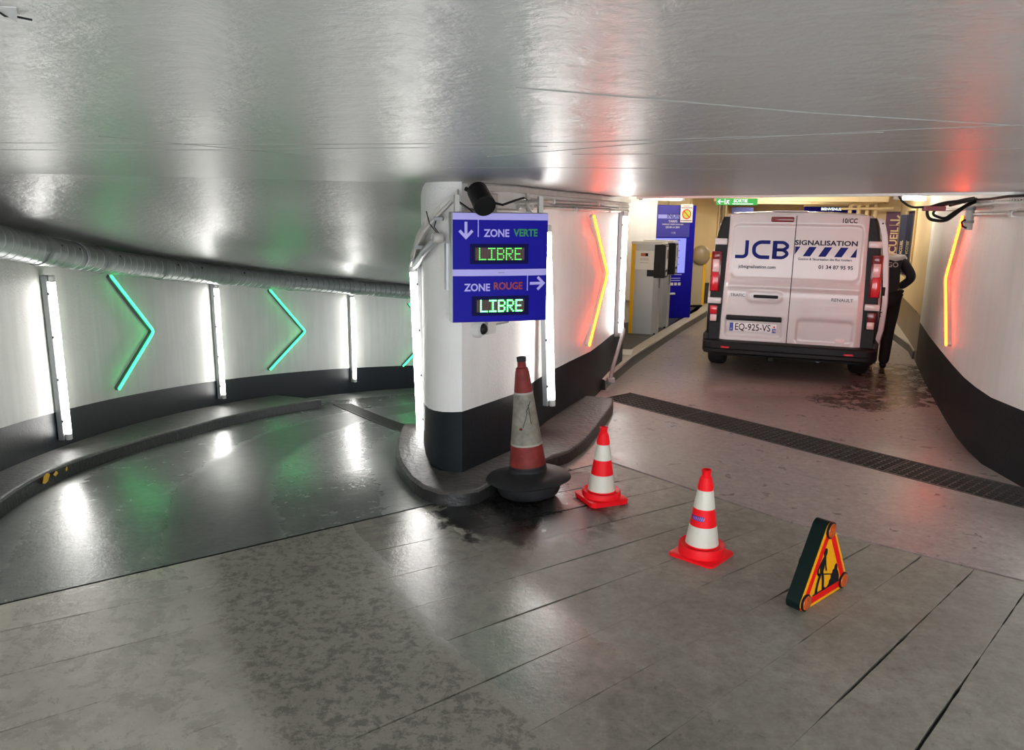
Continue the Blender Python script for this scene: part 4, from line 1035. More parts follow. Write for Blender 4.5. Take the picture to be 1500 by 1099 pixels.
# pictogram: digging worker and heap
pm = MB()
def blob(pts, d=-0.0065): pm.add([(x, d, z) for x, z in pts] + [(x, d + .003, z) for x, z in pts], [tuple(range(len(pts)))] + [(i, (i + 1) % len(pts), len(pts) + (i + 1) % len(pts), len(pts) + i) for i in range(len(pts))])
def limb(path, w, rad=0.0):
    v_, f_ = ribbon(path, w, rad); pm.add([(p.x, -0.0067, p.y) for p in v_], f_)
zb = ir - (ir - 0.062)
blob([(-0.028 + 0.017 * math.cos(a_), 0.262 + 0.022 * math.sin(a_)) for a_ in [6.283 * k / 14 for k in range(14)]])
blob([(-0.040, 0.243), (-0.022, 0.243), (-0.018, 0.225), (-0.028, 0.185), (-0.040, 0.155), (-0.068, 0.155), (-0.070, 0.185), (-0.072, 0.212), (-0.058, 0.230)])
limb([(-0.064, 0.218), (-0.092, 0.188), (-0.088, 0.162), (-0.060, 0.150)], 0.014, 0.01)
limb([(-0.024, 0.220), (-0.016, 0.185), (-0.004, 0.158)], 0.012, 0.01)
limb([(-0.098, 0.168), (0.048, 0.124)], 0.006)
limb([(-0.062, 0.160), (-0.082, 0.118), (-0.094, 0.072)], 0.021, 0.02)
limb([(-0.046, 0.160), (-0.030, 0.118), (-0.026, 0.072)], 0.021, 0.02)
limb([(-0.104, 0.068), (-0.078, 0.068)], 0.012); limb([(-0.036, 0.068), (-0.008, 0.068)], 0.012)
blob([(0.020, 0.062), (0.140, 0.062), (0.138, 0.090), (0.122, 0.120), (0.112, 0.128), (0.108, 0.158), (0.096, 0.168), (0.084, 0.160), (0.080, 0.142), (0.066, 0.140), (0.064, 0.128), (0.050, 0.118), (0.052, 0.100), (0.038, 0.090), (0.036, 0.074)])
limb([(-0.125, 0.061), (0.140, 0.061)], 0.007)
pm.build('worker_pictogram', M_ink, tri)
for (x, z) in ((0, hg - 0.088), (SD / 2 - 0.078, 0.047), (-SD / 2 + 0.078, 0.047)):
    mb = MB(); mb.X = Matrix.Translation((x, -0.004, z)) @ Matrix.Rotation(R(90), 4, 'X'); lo = mb.lathe([(0.043, 0), (0.043, 0.008), (0.037, 0.010)], 28).build('lamp_ring', M_black, tri, True)
    mb = MB(); mb.X = Matrix.Translation((x, -0.004, z)) @ Matrix.Rotation(R(90), 4, 'X'); mb.lathe([(0.037, 0.008), (0.034, 0.014), (0.02, 0.018), (0.004, 0.019)], 28).build('lamp_lens', M_orange, lo, True)
mb = MB(); mb.X = Matrix.Translation((-0.06, 0.072, 0.19)) @ Matrix.Rotation(R(-90), 4, 'X'); mb.lathe([(0.034, 0), (0.034, 0.022), (0.026, 0.030), (0.010, 0.032)], 20).build('knob', M_black, tri, True)
MB().tube([(0.03, 0.075, 0.22), (0.03, 0.15, 0.012)], 0.010, 8).build('prop_leg', M_black, tri, True)

# ------------------------------------------------------------------ van
VA = R(-20.0); vr = Vector((math.cos(VA), math.sin(VA))); vh = Vector((-vr.y, vr.x))
V0 = Vector((3.199, 8.793))
van = thing('van', 'white panel van with blue lettering parked with its rear doors facing', 'van', (*V0, 0.0), VA)
# local: x = right, y = forward, z = up; y=0 is the rear door plane
def lean(z): return 0.045 * max(0.0, (z - 1.0) / 0.9)
prof_r = [(0.86, 0.32), (0.925, 0.42), (0.945, 0.60), (0.955, 0.95), (0.948, 1.10), (0.925, 1.45), (0.885, 1.72), (0.845, 1.85), (0.79, 1.905), (0.65, 1.935), (0.35, 1.948), (0.0, 1.952)]
full = prof_r + [(-x, z) for x, z in prof_r[::-1][1:]]
mb = MB(); st_ = [(0.0, 0.955, 0.99), (0.012, 0.965, 0.995), (0.06, 0.985, 1.0), (0.25, 1.0, 1.0), (2.2, 1.0, 1.005), (3.3, 1.0, 1.0), (3.75, 0.985, 0.985)]
rings = []
for y, sx2, sz in st_: rings.append([(x * sx2, y + lean(z) * (1 if y < 0.3 else 0.4), 0.32 + (z - 0.32) * sz) for x, z in full])
rings.append([(x * 0.95, 4.25 + 0.0 * z, 0.32 + (min(z, 1.30) - 0.32)) for x, z in full])
rings.append([(x * 0.90, 4.75, 0.32 + (min(z, 1.12) - 0.32) * 1.0) for x, z in full])
rings.append([(x * 0.78, 4.98, 0.36 + (min(z, 0.90) - 0.32) * .9) for x, z in full])
n = len(full); mb.add([p for r_ in rings for p in r_], [(j * n + i, j * n + (i + 1) % n, (j + 1) * n + (i + 1) % n, (j + 1) * n + i) for j in range(len(rings) - 1) for i in range(n)] + [tuple(range(n)), tuple(range((len(rings) - 1) * n, len(rings) * n))])
mb.build('body_shell', M_vanw, van, True, 35)
# dark windscreen wedge
mb = MB(); mb.add([(x, y, z) for x, y, z in ((-0.78, 3.84, 1.83), (0.78, 3.84, 1.83), (0.84, 4.27, 1.33), (-0.84, 4.27, 1.33), (-0.78, 3.80, 1.83), (0.78, 3.80, 1.83), (0.84, 4.2, 1.33), (-0.84, 4.2, 1.33))], [(0, 1, 2, 3), (4, 7, 6, 5), (0, 4, 5, 1), (2, 6, 7, 3), (1, 5, 6, 2), (0, 3, 7, 4)]).build('windscreen', M_glass, van)
ss = lambda a, b, x: (lambda q: q * q * (3 - 2 * q))(min(1.0, max(0.0, (x - a) / (b - a))))
def rrect(x, z, x0, x1, z0, z1, rad, soft):
    cx_ = min(max(x, x0 + rad), x1 - rad); cz2 = min(max(z, z0 + rad), z1 - rad)
    d = math.hypot(x - cx_, z - cz2) - rad
    return 1 - ss(-soft, soft, d)
def door_y(x, z):
    """relief of the rear doors; negative is proud"""
    y = -0.030 + lean(z)
    zl = 1.20 + 0.02 * (1 if x < 0 else 1)
    y += 0.010 * rrect(x, z, -0.690, 0.690, 1.185, 1.800, 0.07, 0.014)
    y -= 0.012 * math.exp(-((z - 1.10) / 0.035) ** 2) * (1 if abs(x) < 0.72 else 0)
    if x < 0:
        y += 0.020 * rrect(x, z, -0.71, -0.085, 0.50, 0.735, 0.03, 0.012)
        y -= 0.009 * rrect(x, z, -0.49, -0.10, 0.915, 1.045, 0.06, 0.02)
    else:
        y += 0.016 * rrect(x, z, 0.085, 0.68, 0.47, 0.735, 0.05, 0.02)
    e = max(abs(x) - 0.68, 0) / 0.08
    y += 0.03 * min(1, e) ** 2 * 0.6
    return y
def door(x0, x1, name):
    mb = MB(); NX, NZ = 56, 104; z0, z1 = 0.452, 1.912; vs = []
    for j in range(NZ + 1):
        z = z0 + (z1 - z0) * j / NZ
        tap = 0.765 - 0.03 * ss(0.5, 1.9, z)
        for i in range(NX + 1):
            a, b = (max(x0, -tap) if x0 < -0.1 else x0), (min(x1, tap) if x1 > 0.1 else x1)
            x = a + (b - a) * i / NX
            vs.append((x, door_y(x, z), z))
    W2 = NX + 1
    fs = [(j * W2 + i, j * W2 + i + 1, (j + 1) * W2 + i + 1, (j + 1) * W2 + i) for j in range(NZ) for i in range(NX)]
    edge_ = [i for i in range(W2)] + [j * W2 + NX for j in range(1, NZ + 1)] + [NZ * W2 + i for i in range(NX - 1, -1, -1)] + [j * W2 for j in range(NZ - 1, 0, -1)]
    o = len(vs); vs += [(vs[k][0], lean(vs[k][2]) + 0.02, vs[k][2]) for k in edge_]; ne = len(edge_)
    fs += [(edge_[k], edge_[(k + 1) % ne], o + (k + 1) % ne, o + k) for k in range(ne)]
    mb.add(vs, fs); return mb.build(name, M_vanw, van, True, 50)
dl = door(-0.765, -0.018, 'left_door'); dr = door(-0.009, 0.765, 'right_door')
mb = MB()
for za, zb_ in ((0.45, 1.0), (1.0, 1.45), (1.45, 1.905)):
    mb.add([(x, y + lean(z), z) for z in (za, zb_) for x, y in ((-0.019, -0.016), (-0.008, -0.016), (-0.008, 0.02), (-0.019, 0.02))], [(0, 1, 5, 4), (1, 2, 6, 5), (2, 3, 7, 6), (3, 0, 4, 7), (0, 3, 2, 1), (4, 5, 6, 7)])
mb.build('door_gap', M_void, van)
wd_ = lambda v: Vector((v.x, door_y(v.x, v.z) - 0.0015 + v.y, v.z))
def dtext(s, x, z, size, m, par, **k): return lettering(s, size, m, par, up_at(x, 0, z), warp=wd_, **k)
# JCB word in wide strokes
JCB_ = MB()
def stroke(path, w, rad):
    v_, f_ = ribbon(path, w, rad); JCB_.add([(p.x, door_y(p.x, p.y) - 0.0022, p.y) for p in v_], f_)
zb_, zt_ = 1.415, 1.620; tw = 0.034; hw = 0.052
stroke([(-0.655, zb_ + tw / 2), (-0.560, zb_ + tw / 2), (-0.530, zb_ + 0.04), (-0.530, zt_)], 0.040, 0.045)
stroke([(-0.275, zt_ - tw / 2), (-0.395, zt_ - tw / 2), (-0.450, zt_ - 0.06), (-0.450, zb_ + 0.06), (-0.395, zb_ + tw / 2), (-0.275, zb_ + tw / 2)], 0.042, 0.05)
stroke([(-0.222, zb_), (-0.222, zt_)], 0.050, 0)
for za, zc2 in ((zb_ + tw / 2, (zb_ + zt_) / 2 + .002), ((zb_ + zt_) / 2 + .002, zt_ - tw / 2)):
    stroke([(-0.225, za), (-0.125, za), (-0.088, (za + zc2) / 2 - .01), (-0.088, (za + zc2) / 2 + .01), (-0.125, zc2), (-0.225, zc2)], 0.036, 0.035)
o = JCB_.build('lettering', M_vblue, dl)
dtext('SIGNALISATION', 0.318, 1.604, 0.074, M_vink, dr, sx=1.20, bold=0.030, space=1.03)
st_m = MB()
zlo, zhi = 1.455, 1.562
sk = 0.062
def para(xa, xb, clipl=None):
    pts = [(xa, zlo), (xb, zlo), (xb + sk, zhi), (xa + sk, zhi)]
    st_m.add([(x, door_y(x, z) - .002, z) for x, z in pts], [(0, 1, 2, 3)])
for xa in (0.083, 0.246, 0.412): para(xa, xa + 0.078)
st_m.add([(x, door_y(x, z) - .002, z) for x, z in ((-0.004, zlo + 0.015), (0.050, zhi), (-0.004, zhi))], [(0, 1, 2)])
st_m.add([(x, door_y(x, z) - .002, z) for x, z in ((0.578, zlo), (0.640, zlo), (0.640, zhi - .004))], [(0, 1, 2)])
st_m.build('stripes', M_vblue, dr)
dtext('Gestion & Sécurisation des flux routiers', 0.318, 1.424, 0.037, M_vink, dr, sx=0.94, bold=0.014)
dtext('jcbsignalisation.com', -0.402, 1.320, 0.053, M_vink, dl, sx=0.98, bold=0.016)
dtext('01 34 87 95 95', 0.440, 1.338, 0.058, M_vink, dr, sx=1.02, bold=0.018)
dtext('10/CC', 0.538, 1.852, 0.070, M_ink, dr, sx=0.86, bold=0.024)
dtext('TRAFIC', -0.592, 0.987, 0.050, M_chrome, dl, sx=1.02, bold=0.01, depth=0.003)
dtext('RENAULT', 0.538, 0.978, 0.050, M_chrome, dr, sx=1.05, bold=0.02, depth=0.003)
def dbox(x0, x1, z0, z1, d0, d1, nm, m, par, b=0.006):
    xm, zm = (x0 + x1) / 2, (z0 + z1) / 2; y = door_y(xm, zm)
    return MB().rbox(x0, x1, y - d1, y - d0, z0, z1, b, 2).build(nm, m, par, True)
dbox(-0.285, -0.040, 1.832, 1.889, -0.008, 0.012, 'brake_light', M_ldark, dl, 0.012)
dbox(-0.415, -0.142, 0.965, 1.002, -0.004, 0.020, 'handle', M_vblack, dl, 0.010)
dbox(-0.705, -0.085, 0.690, 0.752, -0.01, 0.030, 'handle_trim', M_vblack, dl, 0.012)
npl = dbox(-0.662, -0.135, 0.560, 0.662, -0.004, 0.010, 'number_plate', M_plate, dl, 0.004)
yq = door_y(-0.4, 0.611) - 0.0106
MB().box(-0.660, -0.618, yq - .001, yq, 0.562, 0.660).build('blue_strip', M_plblue, npl)
MB().box(-0.180, -0.137, yq - .001, yq, 0.562, 0.612).build('blue_strip', M_plblue, npl)
lettering('EQ-925-VS', 0.112, M_ink, npl, up_at(-0.400, yq - .0008, 0.611), sx=0.80, bold=0.006)
lettering('F', 0.032, M_plate, npl, up_at(-0.640, yq - .0015, 0.583))
lettering('78', 0.038, M_plate, npl, up_at(-0.158, yq - .0015, 0.585))
MB().box(-0.168, -0.150, yq - .0012, yq, 0.622, 0.640).build('regional_emblem', M_lred, npl)
stk = dbox(0.510, 0.605, 0.490, 0.535, -0.002, 0.0015, 'sticker', mk('pale_pink_sticker', (0.8, 0.7, 0.7), 0.4, 0, 0), dr, 0.0005)
# rear lamp columns
for s in (-1, 1):
    def cbox(z0, z1, xi, xo, y0, y1, nm, m, b=0.008, par=van):
        a, b_ = sorted((s * xi, s * xo)); return MB().rbox(a, b_, y0 + lean((z0 + z1) / 2), y1 + lean((z0 + z1) / 2), z0, z1, b, 2).build(nm, m, par, True)
    mb = MB(); zz = [0.455, 0.7, 0.95, 1.2, 1.45, 1.62, 1.78, 1.885]; xo = [0.925, 0.93, 0.925, 0.915, 0.90, 0.88, 0.85, 0.815]; vs = []
    for z, x in zip(zz, xo): vs += [(s * (0.772 - 0.03 * ss(.5, 1.9, z)), -0.018 + lean(z), z), (s * (x - .03), -0.022 + lean(z), z), (s * x, 0.02 + lean(z), z), (s * x, 0.10 + lean(z), z), (s * (0.772 - 0.03 * ss(.5, 1.9, z)), 0.05 + lean(z), z)]
    nz = len(zz)
    mb.add(vs, [(5 * j + k, 5 * j + (k + 1) % 5, 5 * j + 5 + (k + 1) % 5, 5 * j + 5 + k) for j in range(nz - 1) for k in range(5)] + [tuple(range(5)), tuple(range(5 * nz - 5, 5 * nz))])
    cl = mb.build('lamp_column', M_vblack, van, True, 40)
    nmz = 'hinge_cover'
    cbox(1.565, 1.638, 0.752, 0.890, -0.040, 0.02, nmz, M_vanw, 0.008, van)
    cbox(0.878, 0.948, 0.775, 0.930, -0.040, 0.02, nmz, M_vanw, 0.008, van)
    lamp = cbox(1.015, 1.49, 0.800, 0.918, -0.040, 0.03, 'tail_lamp', M_ldark, 0.014, van)
    cbox(1.030, 1.245, 0.822, 0.900, -0.052, -0.036, 'red_lens', M_lred, 0.006, lamp)
    cbox(1.250, 1.395, 0.822, 0.898, -0.052, -0.036, 'clear_lens', M_lclear, 0.006, lamp)
    cbox(1.400, 1.475, 0.822, 0.892, -0.050, -0.036, 'red_lens', M_ldark, 0.006, lamp)
    low = cbox(0.655, 0.868, 0.795, 0.915, -0.036, 0.03, 'fog_lamp', M_vblack, 0.01, van)
    cbox(0.755, 0.855, 0.815, 0.895, -0.046, -0.034, 'red_lens', M_ldark if s > 0 else M_lred, 0.006, low)
    cbox(0.670, 0.750, 0.815, 0.890, -0.046, -0.034, 'clear_lens', M_lclear, 0.006, low)
# bumper
bm_ = MB(); prof_b = [(-0.10, 0.44), (-0.115, 0.425), (-0.115, 0.36), (-0.10, 0.345), (-0.10, 0.31), (-0.06, 0.285), (0.10, 0.285), (0.10, 0.455), (-0.02, 0.455)]
xs_ = [-0.955, -0.945, -0.90, -0.82, 0, 0.82, 0.90, 0.945, 0.955]; pull = [0.13, 0.07, 0.025, 0.0, -0.015, 0.0, 0.025, 0.07, 0.13]
vs = [(x, min(y + p_, 0.14) if y < 0.09 else 0.16, z) for x, p_ in zip(xs_, pull) for y, z in prof_b]; nb = len(prof_b)
bm_.add(vs, [(j * nb + k, j * nb + (k + 1) % nb, (j + 1) * nb + (k + 1) % nb, (j + 1) * nb + k) for j in range(len(xs_) - 1) for k in range(nb)] + [tuple(range(nb)), tuple(range((len(xs_) - 1) * nb, len(xs_) * nb))])
bp = bm_.build('bumper', M_vblack, van, True, 30)
for x in (-0.69, 0.655): MB().rbox(x - 0.05, x + 0.05, -0.128, -0.108, 0.364, 0.388, 0.004, 1).build('reflector', M_lred, bp)
for s in (-1, 1):  # side bumper corners up to lamps
    a, b = sorted((s * 0.86, s * 0.962)); MB().rbox(a, b, -0.01, 0.45, 0.30, 0.52, 0.02, 2).build('bumper_corner', M_vblack, van, True)
MB().box(-0.80, 0.80, 0.10, 4.6, 0.24, 0.36).build('underbody', M_void, van)
MB().tube([(0.35, 0.15, 0.25), (0.35, 1.3, 0.25)], 0.03, 10).build('exhaust', M_grey, van, True)
MB().rbox(-0.20, -0.14, -0.06, 0.1, 0.23, 0.28, 0.01).build('tow_eye', M_vblack, van)
for wx, wy in ((-0.845, 0.90), (0.845, 0.90), (-0.845, 4.0), (0.845, 4.0)):
    mb = MB(); mb.X = Matrix.Translation((wx, wy, 0.33)) @ Matrix.Rotation(R(90), 4, 'Y')
    w = mb.lathe([(0.21, -0.105), (0.30, -0.108), (0.325, -0.085), (0.33, -0.03), (0.33, 0.03), (0.325, 0.085), (0.30, 0.108), (0.21, 0.105)], 36).build('wheel', M_rubber, van, True)
    s = 1 if wx > 0 else -1
    mb = MB(); mb.X = Matrix.Translation((wx + s * 0.10, wy, 0.33)) @ Matrix.Rotation(R(90 * s), 4, 'Y'); mb.lathe([(0.21, -0.03), (0.215, 0.006), (0.17, 0.0), (0.06, 0.012), (0.02, 0.014)], 28).build('hubcap', M_alu, w, True)
# roof ladder-like edge pieces over the rear
MB().rbox(-0.28, 0.10, 0.05, 0.30, 1.948, 1.962, 0.005, 1).build('roof_ridge', M_vanw, van)
# slid-open side door on the right
sd = MB(); zz = [0.46, 0.62, 0.95, 1.12, 1.45, 1.70, 1.84, 1.885]; xo = [1.005, 1.035, 1.045, 1.035, 1.005, 0.965, 0.925, 0.90]; vs = []
for z, x in zip(zz, xo):
    vs += [(x - 0.065, 0.30, z), (x - 0.015, 0.30, z), (x, 0.33, z), (x, 1.26, z), (x - 0.015, 1.28, z), (x - 0.065, 1.28, z)]
nz = len(zz)
sd.add(vs, [(6 * j + k, 6 * j + (k + 1) % 6, 6 * j + 6 + (k + 1) % 6, 6 * j + 6 + k) for j in range(nz - 1) for k in range(6)] + [tuple(range(6)), tuple(range(6 * nz - 6, 6 * nz))])
sdo = sd.build('sliding_door', M_vanw, van, True, 30)
MB().rbox(0.958, 0.998, 0.286, 0.302, 1.02, 1.12, 0.006).build('latch', M_vblack, sdo, True)
MB().rbox(0.905, 0.955, 0.30, 0.60, 0.30, 0.46, 0.01).build('rail_cover', M_vblack, van)
for dx, dz in ((0.0, 0.0), (0.012, -0.03), (-0.01, -0.05), (0.004, -0.075)):
    MB().ball((0.972 + dx, 0.300, 0.86 + dz), 0.008, 8, 6).build('screw_hole', M_black, sdo)
MB().ball((0.900, 0.300, 1.83), 0.010, 8, 6).build('screw_hole', M_black, sdo)

# ------------------------------------------------------------------ person beside the van
def skin_mesh(name, nodes, edges, mat, parent, sub=2, root=0):
    me = bpy.data.meshes.new(name); me.from_pydata([n_[0] for n_ in nodes], edges, [])
    o = bpy.data.objects.new(name, me); col.objects.link(o)
    sm = o.modifiers.new('skin', 'SKIN'); sm.use_smooth_shade = True
    for i, n_ in enumerate(nodes):
        sv = me.skin_vertices[0].data[i]; r_ = n_[1]; sv.radius = (r_, r_) if not isinstance(r_, tuple) else r_; sv.use_root = (i == root)
    o.modifiers.new('sub', 'SUBSURF').levels = sub; o.modifiers['sub'].render_levels = sub
    dgx = bpy.context.evaluated_depsgraph_get()
    m2 = bpy.data.meshes.new_from_object(o.evaluated_get(dgx)); bpy.data.objects.remove(o)
    m2.name = name; m2.materials.clear(); m2.materials.append(mat)
    m2.polygons.foreach_set('use_smooth', [True] * len(m2.polygons))
    r_ = bpy.data.objects.new(name, m2); col.objects.link(r_); r_.parent = parent; return r_
per = thing('person', 'person in dark jacket with pale shoulder band, standing beside the open van door', 'person', (4.755, 9.74, 0.0), VA)
# local: y forward (same way as the van), x right; leaning forward and left towards the cab
B = {'pel': (0.0, 0.0, 0.94), 'bel': (-0.005, 0.03, 1.08), 'che': (-0.02, 0.09, 1.26), 'uch': (-0.04, 0.15, 1.39), 'nek': (-0.09, 0.25, 1.43), 'hd0': (-0.13, 0.32, 1.465), 'hd1': (-0.15, 0.375, 1.53), 'hd2': (-0.16, 0.40, 1.60),
     'lsh': (-0.15, 0.17, 1.375), 'lel': (-0.14, 0.36, 1.14), 'lwr': (-0.11, 0.58, 1.20), 'lha': (-0.10, 0.66, 1.22),
     'rsh': (0.135, 0.13, 1.375), 'rel': (0.285, 0.06, 1.16), 'rwr': (0.15, 0.17, 1.02), 'rha': (0.09, 0.20, 0.99),
     'lhp': (-0.09, 0.0, 0.90), 'lkn': (-0.10, 0.06, 0.50), 'lan': (-0.11, 0.00, 0.09), 'lfo': (-0.115, 0.15, 0.045),
     'rhp': (0.09, 0.0, 0.90), 'rkn': (0.06, -0.02, 0.50), 'ran': (0.03, -0.13, 0.09), 'rfo': (0.04, 0.02, 0.045)}
def sk_(names, radii): return [(B[n_], r_) for n_, r_ in zip(names, radii)]
names = ['pel', 'bel', 'che', 'uch', 'nek', 'hd0', 'hd1', 'hd2', 'lsh', 'lel', 'lwr', 'lha', 'rsh', 'rel', 'rwr', 'rha', 'lhp', 'lkn', 'lan', 'lfo', 'rhp', 'rkn', 'ran', 'rfo']
rad = [0.12, 0.115, 0.135, 0.11, 0.052, 0.075, 0.095, 0.07, 0.055, 0.04, 0.028, 0.035, 0.055, 0.04, 0.028, 0.035, 0.085, 0.055, 0.04, 0.035, 0.085, 0.055, 0.04, 0.035]
ed = [(0, 1), (1, 2), (2, 3), (3, 4), (4, 5), (5, 6), (6, 7), (3, 8), (8, 9), (9, 10), (10, 11), (3, 12), (12, 13), (13, 14), (14, 15), (0, 16), (16, 17), (17, 18), (18, 19), (0, 20), (20, 21), (21, 22), (22, 23)]
body = skin_mesh('body', sk_(names, rad), ed, M_skin, per)
# fingers and thumb on each hand
for hnd, fwd, side in (('lha', Vector((0.0, 1, -0.1)), -1), ('rha', Vector((-0.8, 0.45, -0.3)), 1)):
    b = Vector(B[hnd]); f = fwd.normalized(); w = f.cross(Vector((0, 0, 1))).normalized()
    nodes = []; eds = []
    for k, L_ in enumerate((0.062, 0.072, 0.068, 0.052)):
        o_ = b + w * (-0.027 + 0.018 * k); i0 = len(nodes)
        nodes += [(o_ + f * 0.01, 0.010), (o_ + f * (0.03 + L_ * .4), 0.009), (o_ + f * (0.03 + L_ * .8) - Vector((0, 0, 0.018)), 0.008)]
        eds += [(i0, i0 + 1), (i0 + 1, i0 + 2)]
        skin_mesh('finger', nodes[i0:], [(0, 1), (1, 2)], M_skin, body, 1)
    skin_mesh('thumb', [(b + w * (-0.03 * side) - f * 0.015, 0.011), (b + w * (-0.055 * side) + f * 0.01, 0.010), (b + w * (-0.058 * side) + f * 0.035, 0.009)], [(0, 1), (1, 2)], M_skin, body, 1)
# face and hair
hc = Vector(B['hd1']); fdir = (Vector((-0.35, 0.9, -0.15))).normalized(); hs = fdir.cross(Vector((0, 0, 1))).normalized()
MB().ball(hc + fdir * 0.098 - Vector((0, 0, .012)), 0.016, 10, 8, (0.8, 1, 1.4)).build('nose', M_skin, body, True)
for s in (-1, 1):
    MB().ball(hc + fdir * 0.085 + hs * 0.032 * s + Vector((0, 0, .018)), 0.012, 10, 8).build('eye', M_white_p, body, True)
    MB().ball(hc + hs * 0.092 * s - Vector((0, 0, .005)), 0.024, 10, 8, (0.5, 1, 1.3)).build('ear', M_skin, body, True)
MB().ball(hc + fdir * 0.088 - Vector((0, 0, .05)), 0.02, 10, 8, (1.2, 0.6, 0.3)).build('mouth', mk('lips', (0.4, 0.15, 0.13), 0.5), body, True)
MB().ball(hc - fdir * 0.018 + Vector((0, 0, 0.035)), 0.108, 18, 12, (0.98, 1.0, 0.92)).build('hair', mk('dark_hair', (0.02, 0.015, 0.012), 0.6), per, True)
jn = ['pel', 'bel', 'che', 'uch', 'lsh', 'lel', 'lwr', 'rsh', 'rel', 'rwr']
jk = skin_mesh('jacket', [((0.0, 0.0, 0.88), 0.150)] + sk_(jn[1:], [0.150, 0.165, 0.132, 0.078, 0.062, 0.047, 0.078, 0.066, 0.050]), [(0, 1), (1, 2), (2, 3), (3, 4), (4, 5), (5, 6), (3, 7), (7, 8), (8, 9)], M_cloth, per)
# pale yoke band over the shoulders: the top slice of the jacket in its own material
yk = bmesh.new(); yk.from_mesh(jk.data)
me2 = jk.data.copy(); bmx = bmesh.new(); bmx.from_mesh(me2)
def inband(c_): return 1.405 < c_.z - 0.28 * (c_.y - 0.12) < 1.445 and abs(c_.x + 0.04) < 0.26
dele = [f for f in bmx.faces if not inband(f.calc_center_median())]
bmesh.ops.delete(bmx, geom=dele, context='FACES')
for v in bmx.verts: v.co += v.normal * 0.004
bmx.to_mesh(me2); bmx.free(); yk.free(); me2.materials.clear(); me2.materials.append(M_reflect)
yo = bpy.data.objects.new('shoulder_band', me2); col.objects.link(yo); yo.parent = jk
lettering('NDIGO', 0.085, M_reflect, jk, up_at(-0.055, -0.083, 1.318), bold=0.02, depth=0.001, warp=lambda v: Vector((v.x, v.y + (v.z - 1.318) * .42 + 0.9 * (v.x + .03) ** 2, v.z)))
tj = ['pel', 'lhp', 'lkn', 'lan', 'rhp', 'rkn', 'ran']
skin_mesh('trousers', [(p - Vector((0, 0, 0.03)) if i in (3, 6) else p, r_) for i, (p, r_) in enumerate([(Vector(p), r_) for p, r_ in sk_(tj, [0.135, 0.105, 0.078, 0.068, 0.105, 0.078, 0.068])])], [(0, 1), (1, 2), (2, 3), (0, 4), (4, 5), (5, 6)], M_trouser, per)
for a_, f_ in (('lan', 'lfo'), ('ran', 'rfo')):
    p, q = Vector(B[a_]), Vector(B[f_])
    skin_mesh('shoe', [((p.x, p.y - 0.04, 0.05), 0.045), ((p.x, p.y + 0.05, 0.052), 0.046), ((q.x, q.y + 0.04, 0.04), 0.036)], [(0, 1), (1, 2)], M_black, per, 2)

# ------------------------------------------------------------------ ticket machines and kiosk furniture
def machine(loc, rz, label):
    t = thing('ticket_machine', label, 'machine', loc, rz)
    # local: front face looks along +x (lane side), long side along -y towards the camera
    MB().prism([(-0.22, -0.14), (0.10, -0.14), (0.17, -0.10), (0.17, 0.14), (-0.22, 0.14)], 0.0, 1.36).build('body', M_alu, t, False)
    MB().prism([(-0.25, -0.15), (0.23, -0.15), (0.25, -0.11), (0.25, 0.15), (-0.25, 0.15)], 1.36, 1.395).build('top_cap', M_lgrey, t)
    MB().box(-0.245, -0.185, -0.146, 0.142, 0.0, 1.36).build('yellow_strip', M_yellow, t)
    hd = MB().rbox(0.10, 0.265, -0.152, 0.152, 0.86, 1.35, 0.01).build('black_head', M_black, t)
    MB().rbox(0.00, 0.18, -0.156, -0.10, 0.88, 1.10, 0.006).build('side_cover', M_black, t)
    MB().rbox(0.262, 0.275, -0.10, 0.06, 0.98, 1.32, 0.004).build('front_plate', M_alu, hd)
    for z in (0.92, 1.02, 1.08):
        mb = MB(); mb.X = Matrix.Translation((0.27, -0.06, z)) @ Matrix.Rotation(R(90), 4, 'Y'); mb.lathe([(0.03, 0), (0.03, 0.012), (0.015, 0.014)], 16).build('button', M_lgrey, hd, True)
    MB().box(0.276, 0.279, -0.05, 0.03, 1.15, 1.28).build('display', M_glass, hd)
    nt = MB().box(-0.18, 0.10, -0.158, -0.155, 0.98, 1.26).build('notice', M_paper, t)
    MB().box(-0.10, 0.01, -0.160, -0.158, 1.18, 1.225).build('notice_logo', mk('rust_print', (0.45, 0.10, 0.03), 0.5, 0, 0), nt)
    MB().box(-0.03, 0.01, -0.161, -0.159, 1.18, 1.225).build('notice_logo', M_ink, nt)
    for z in (1.14, 1.12, 1.08): MB().box(-0.11, 0.02, -0.160, -0.158, z, z + 0.006).build('text_line', M_grey, nt)
    f_ = MB().box(0.171, 0.174, -0.06, 0.04, 0.70, 0.84).build('label_plate', mk('blue_grey_label', (0.10, 0.12, 0.22), 0.4), t)
    MB().box(-0.21, 0.16, -0.12, 0.12, -0.002, 0.02).build('plinth', M_black, t)
    return t
machine((2.06, 11.72, 0.114), R(-20), 'nearer silver ticket machine with yellow edge and paper notice')
machine((2.36, 12.45, 0.114), R(-20), 'silver ticket machine standing behind the first, before the blue panel')

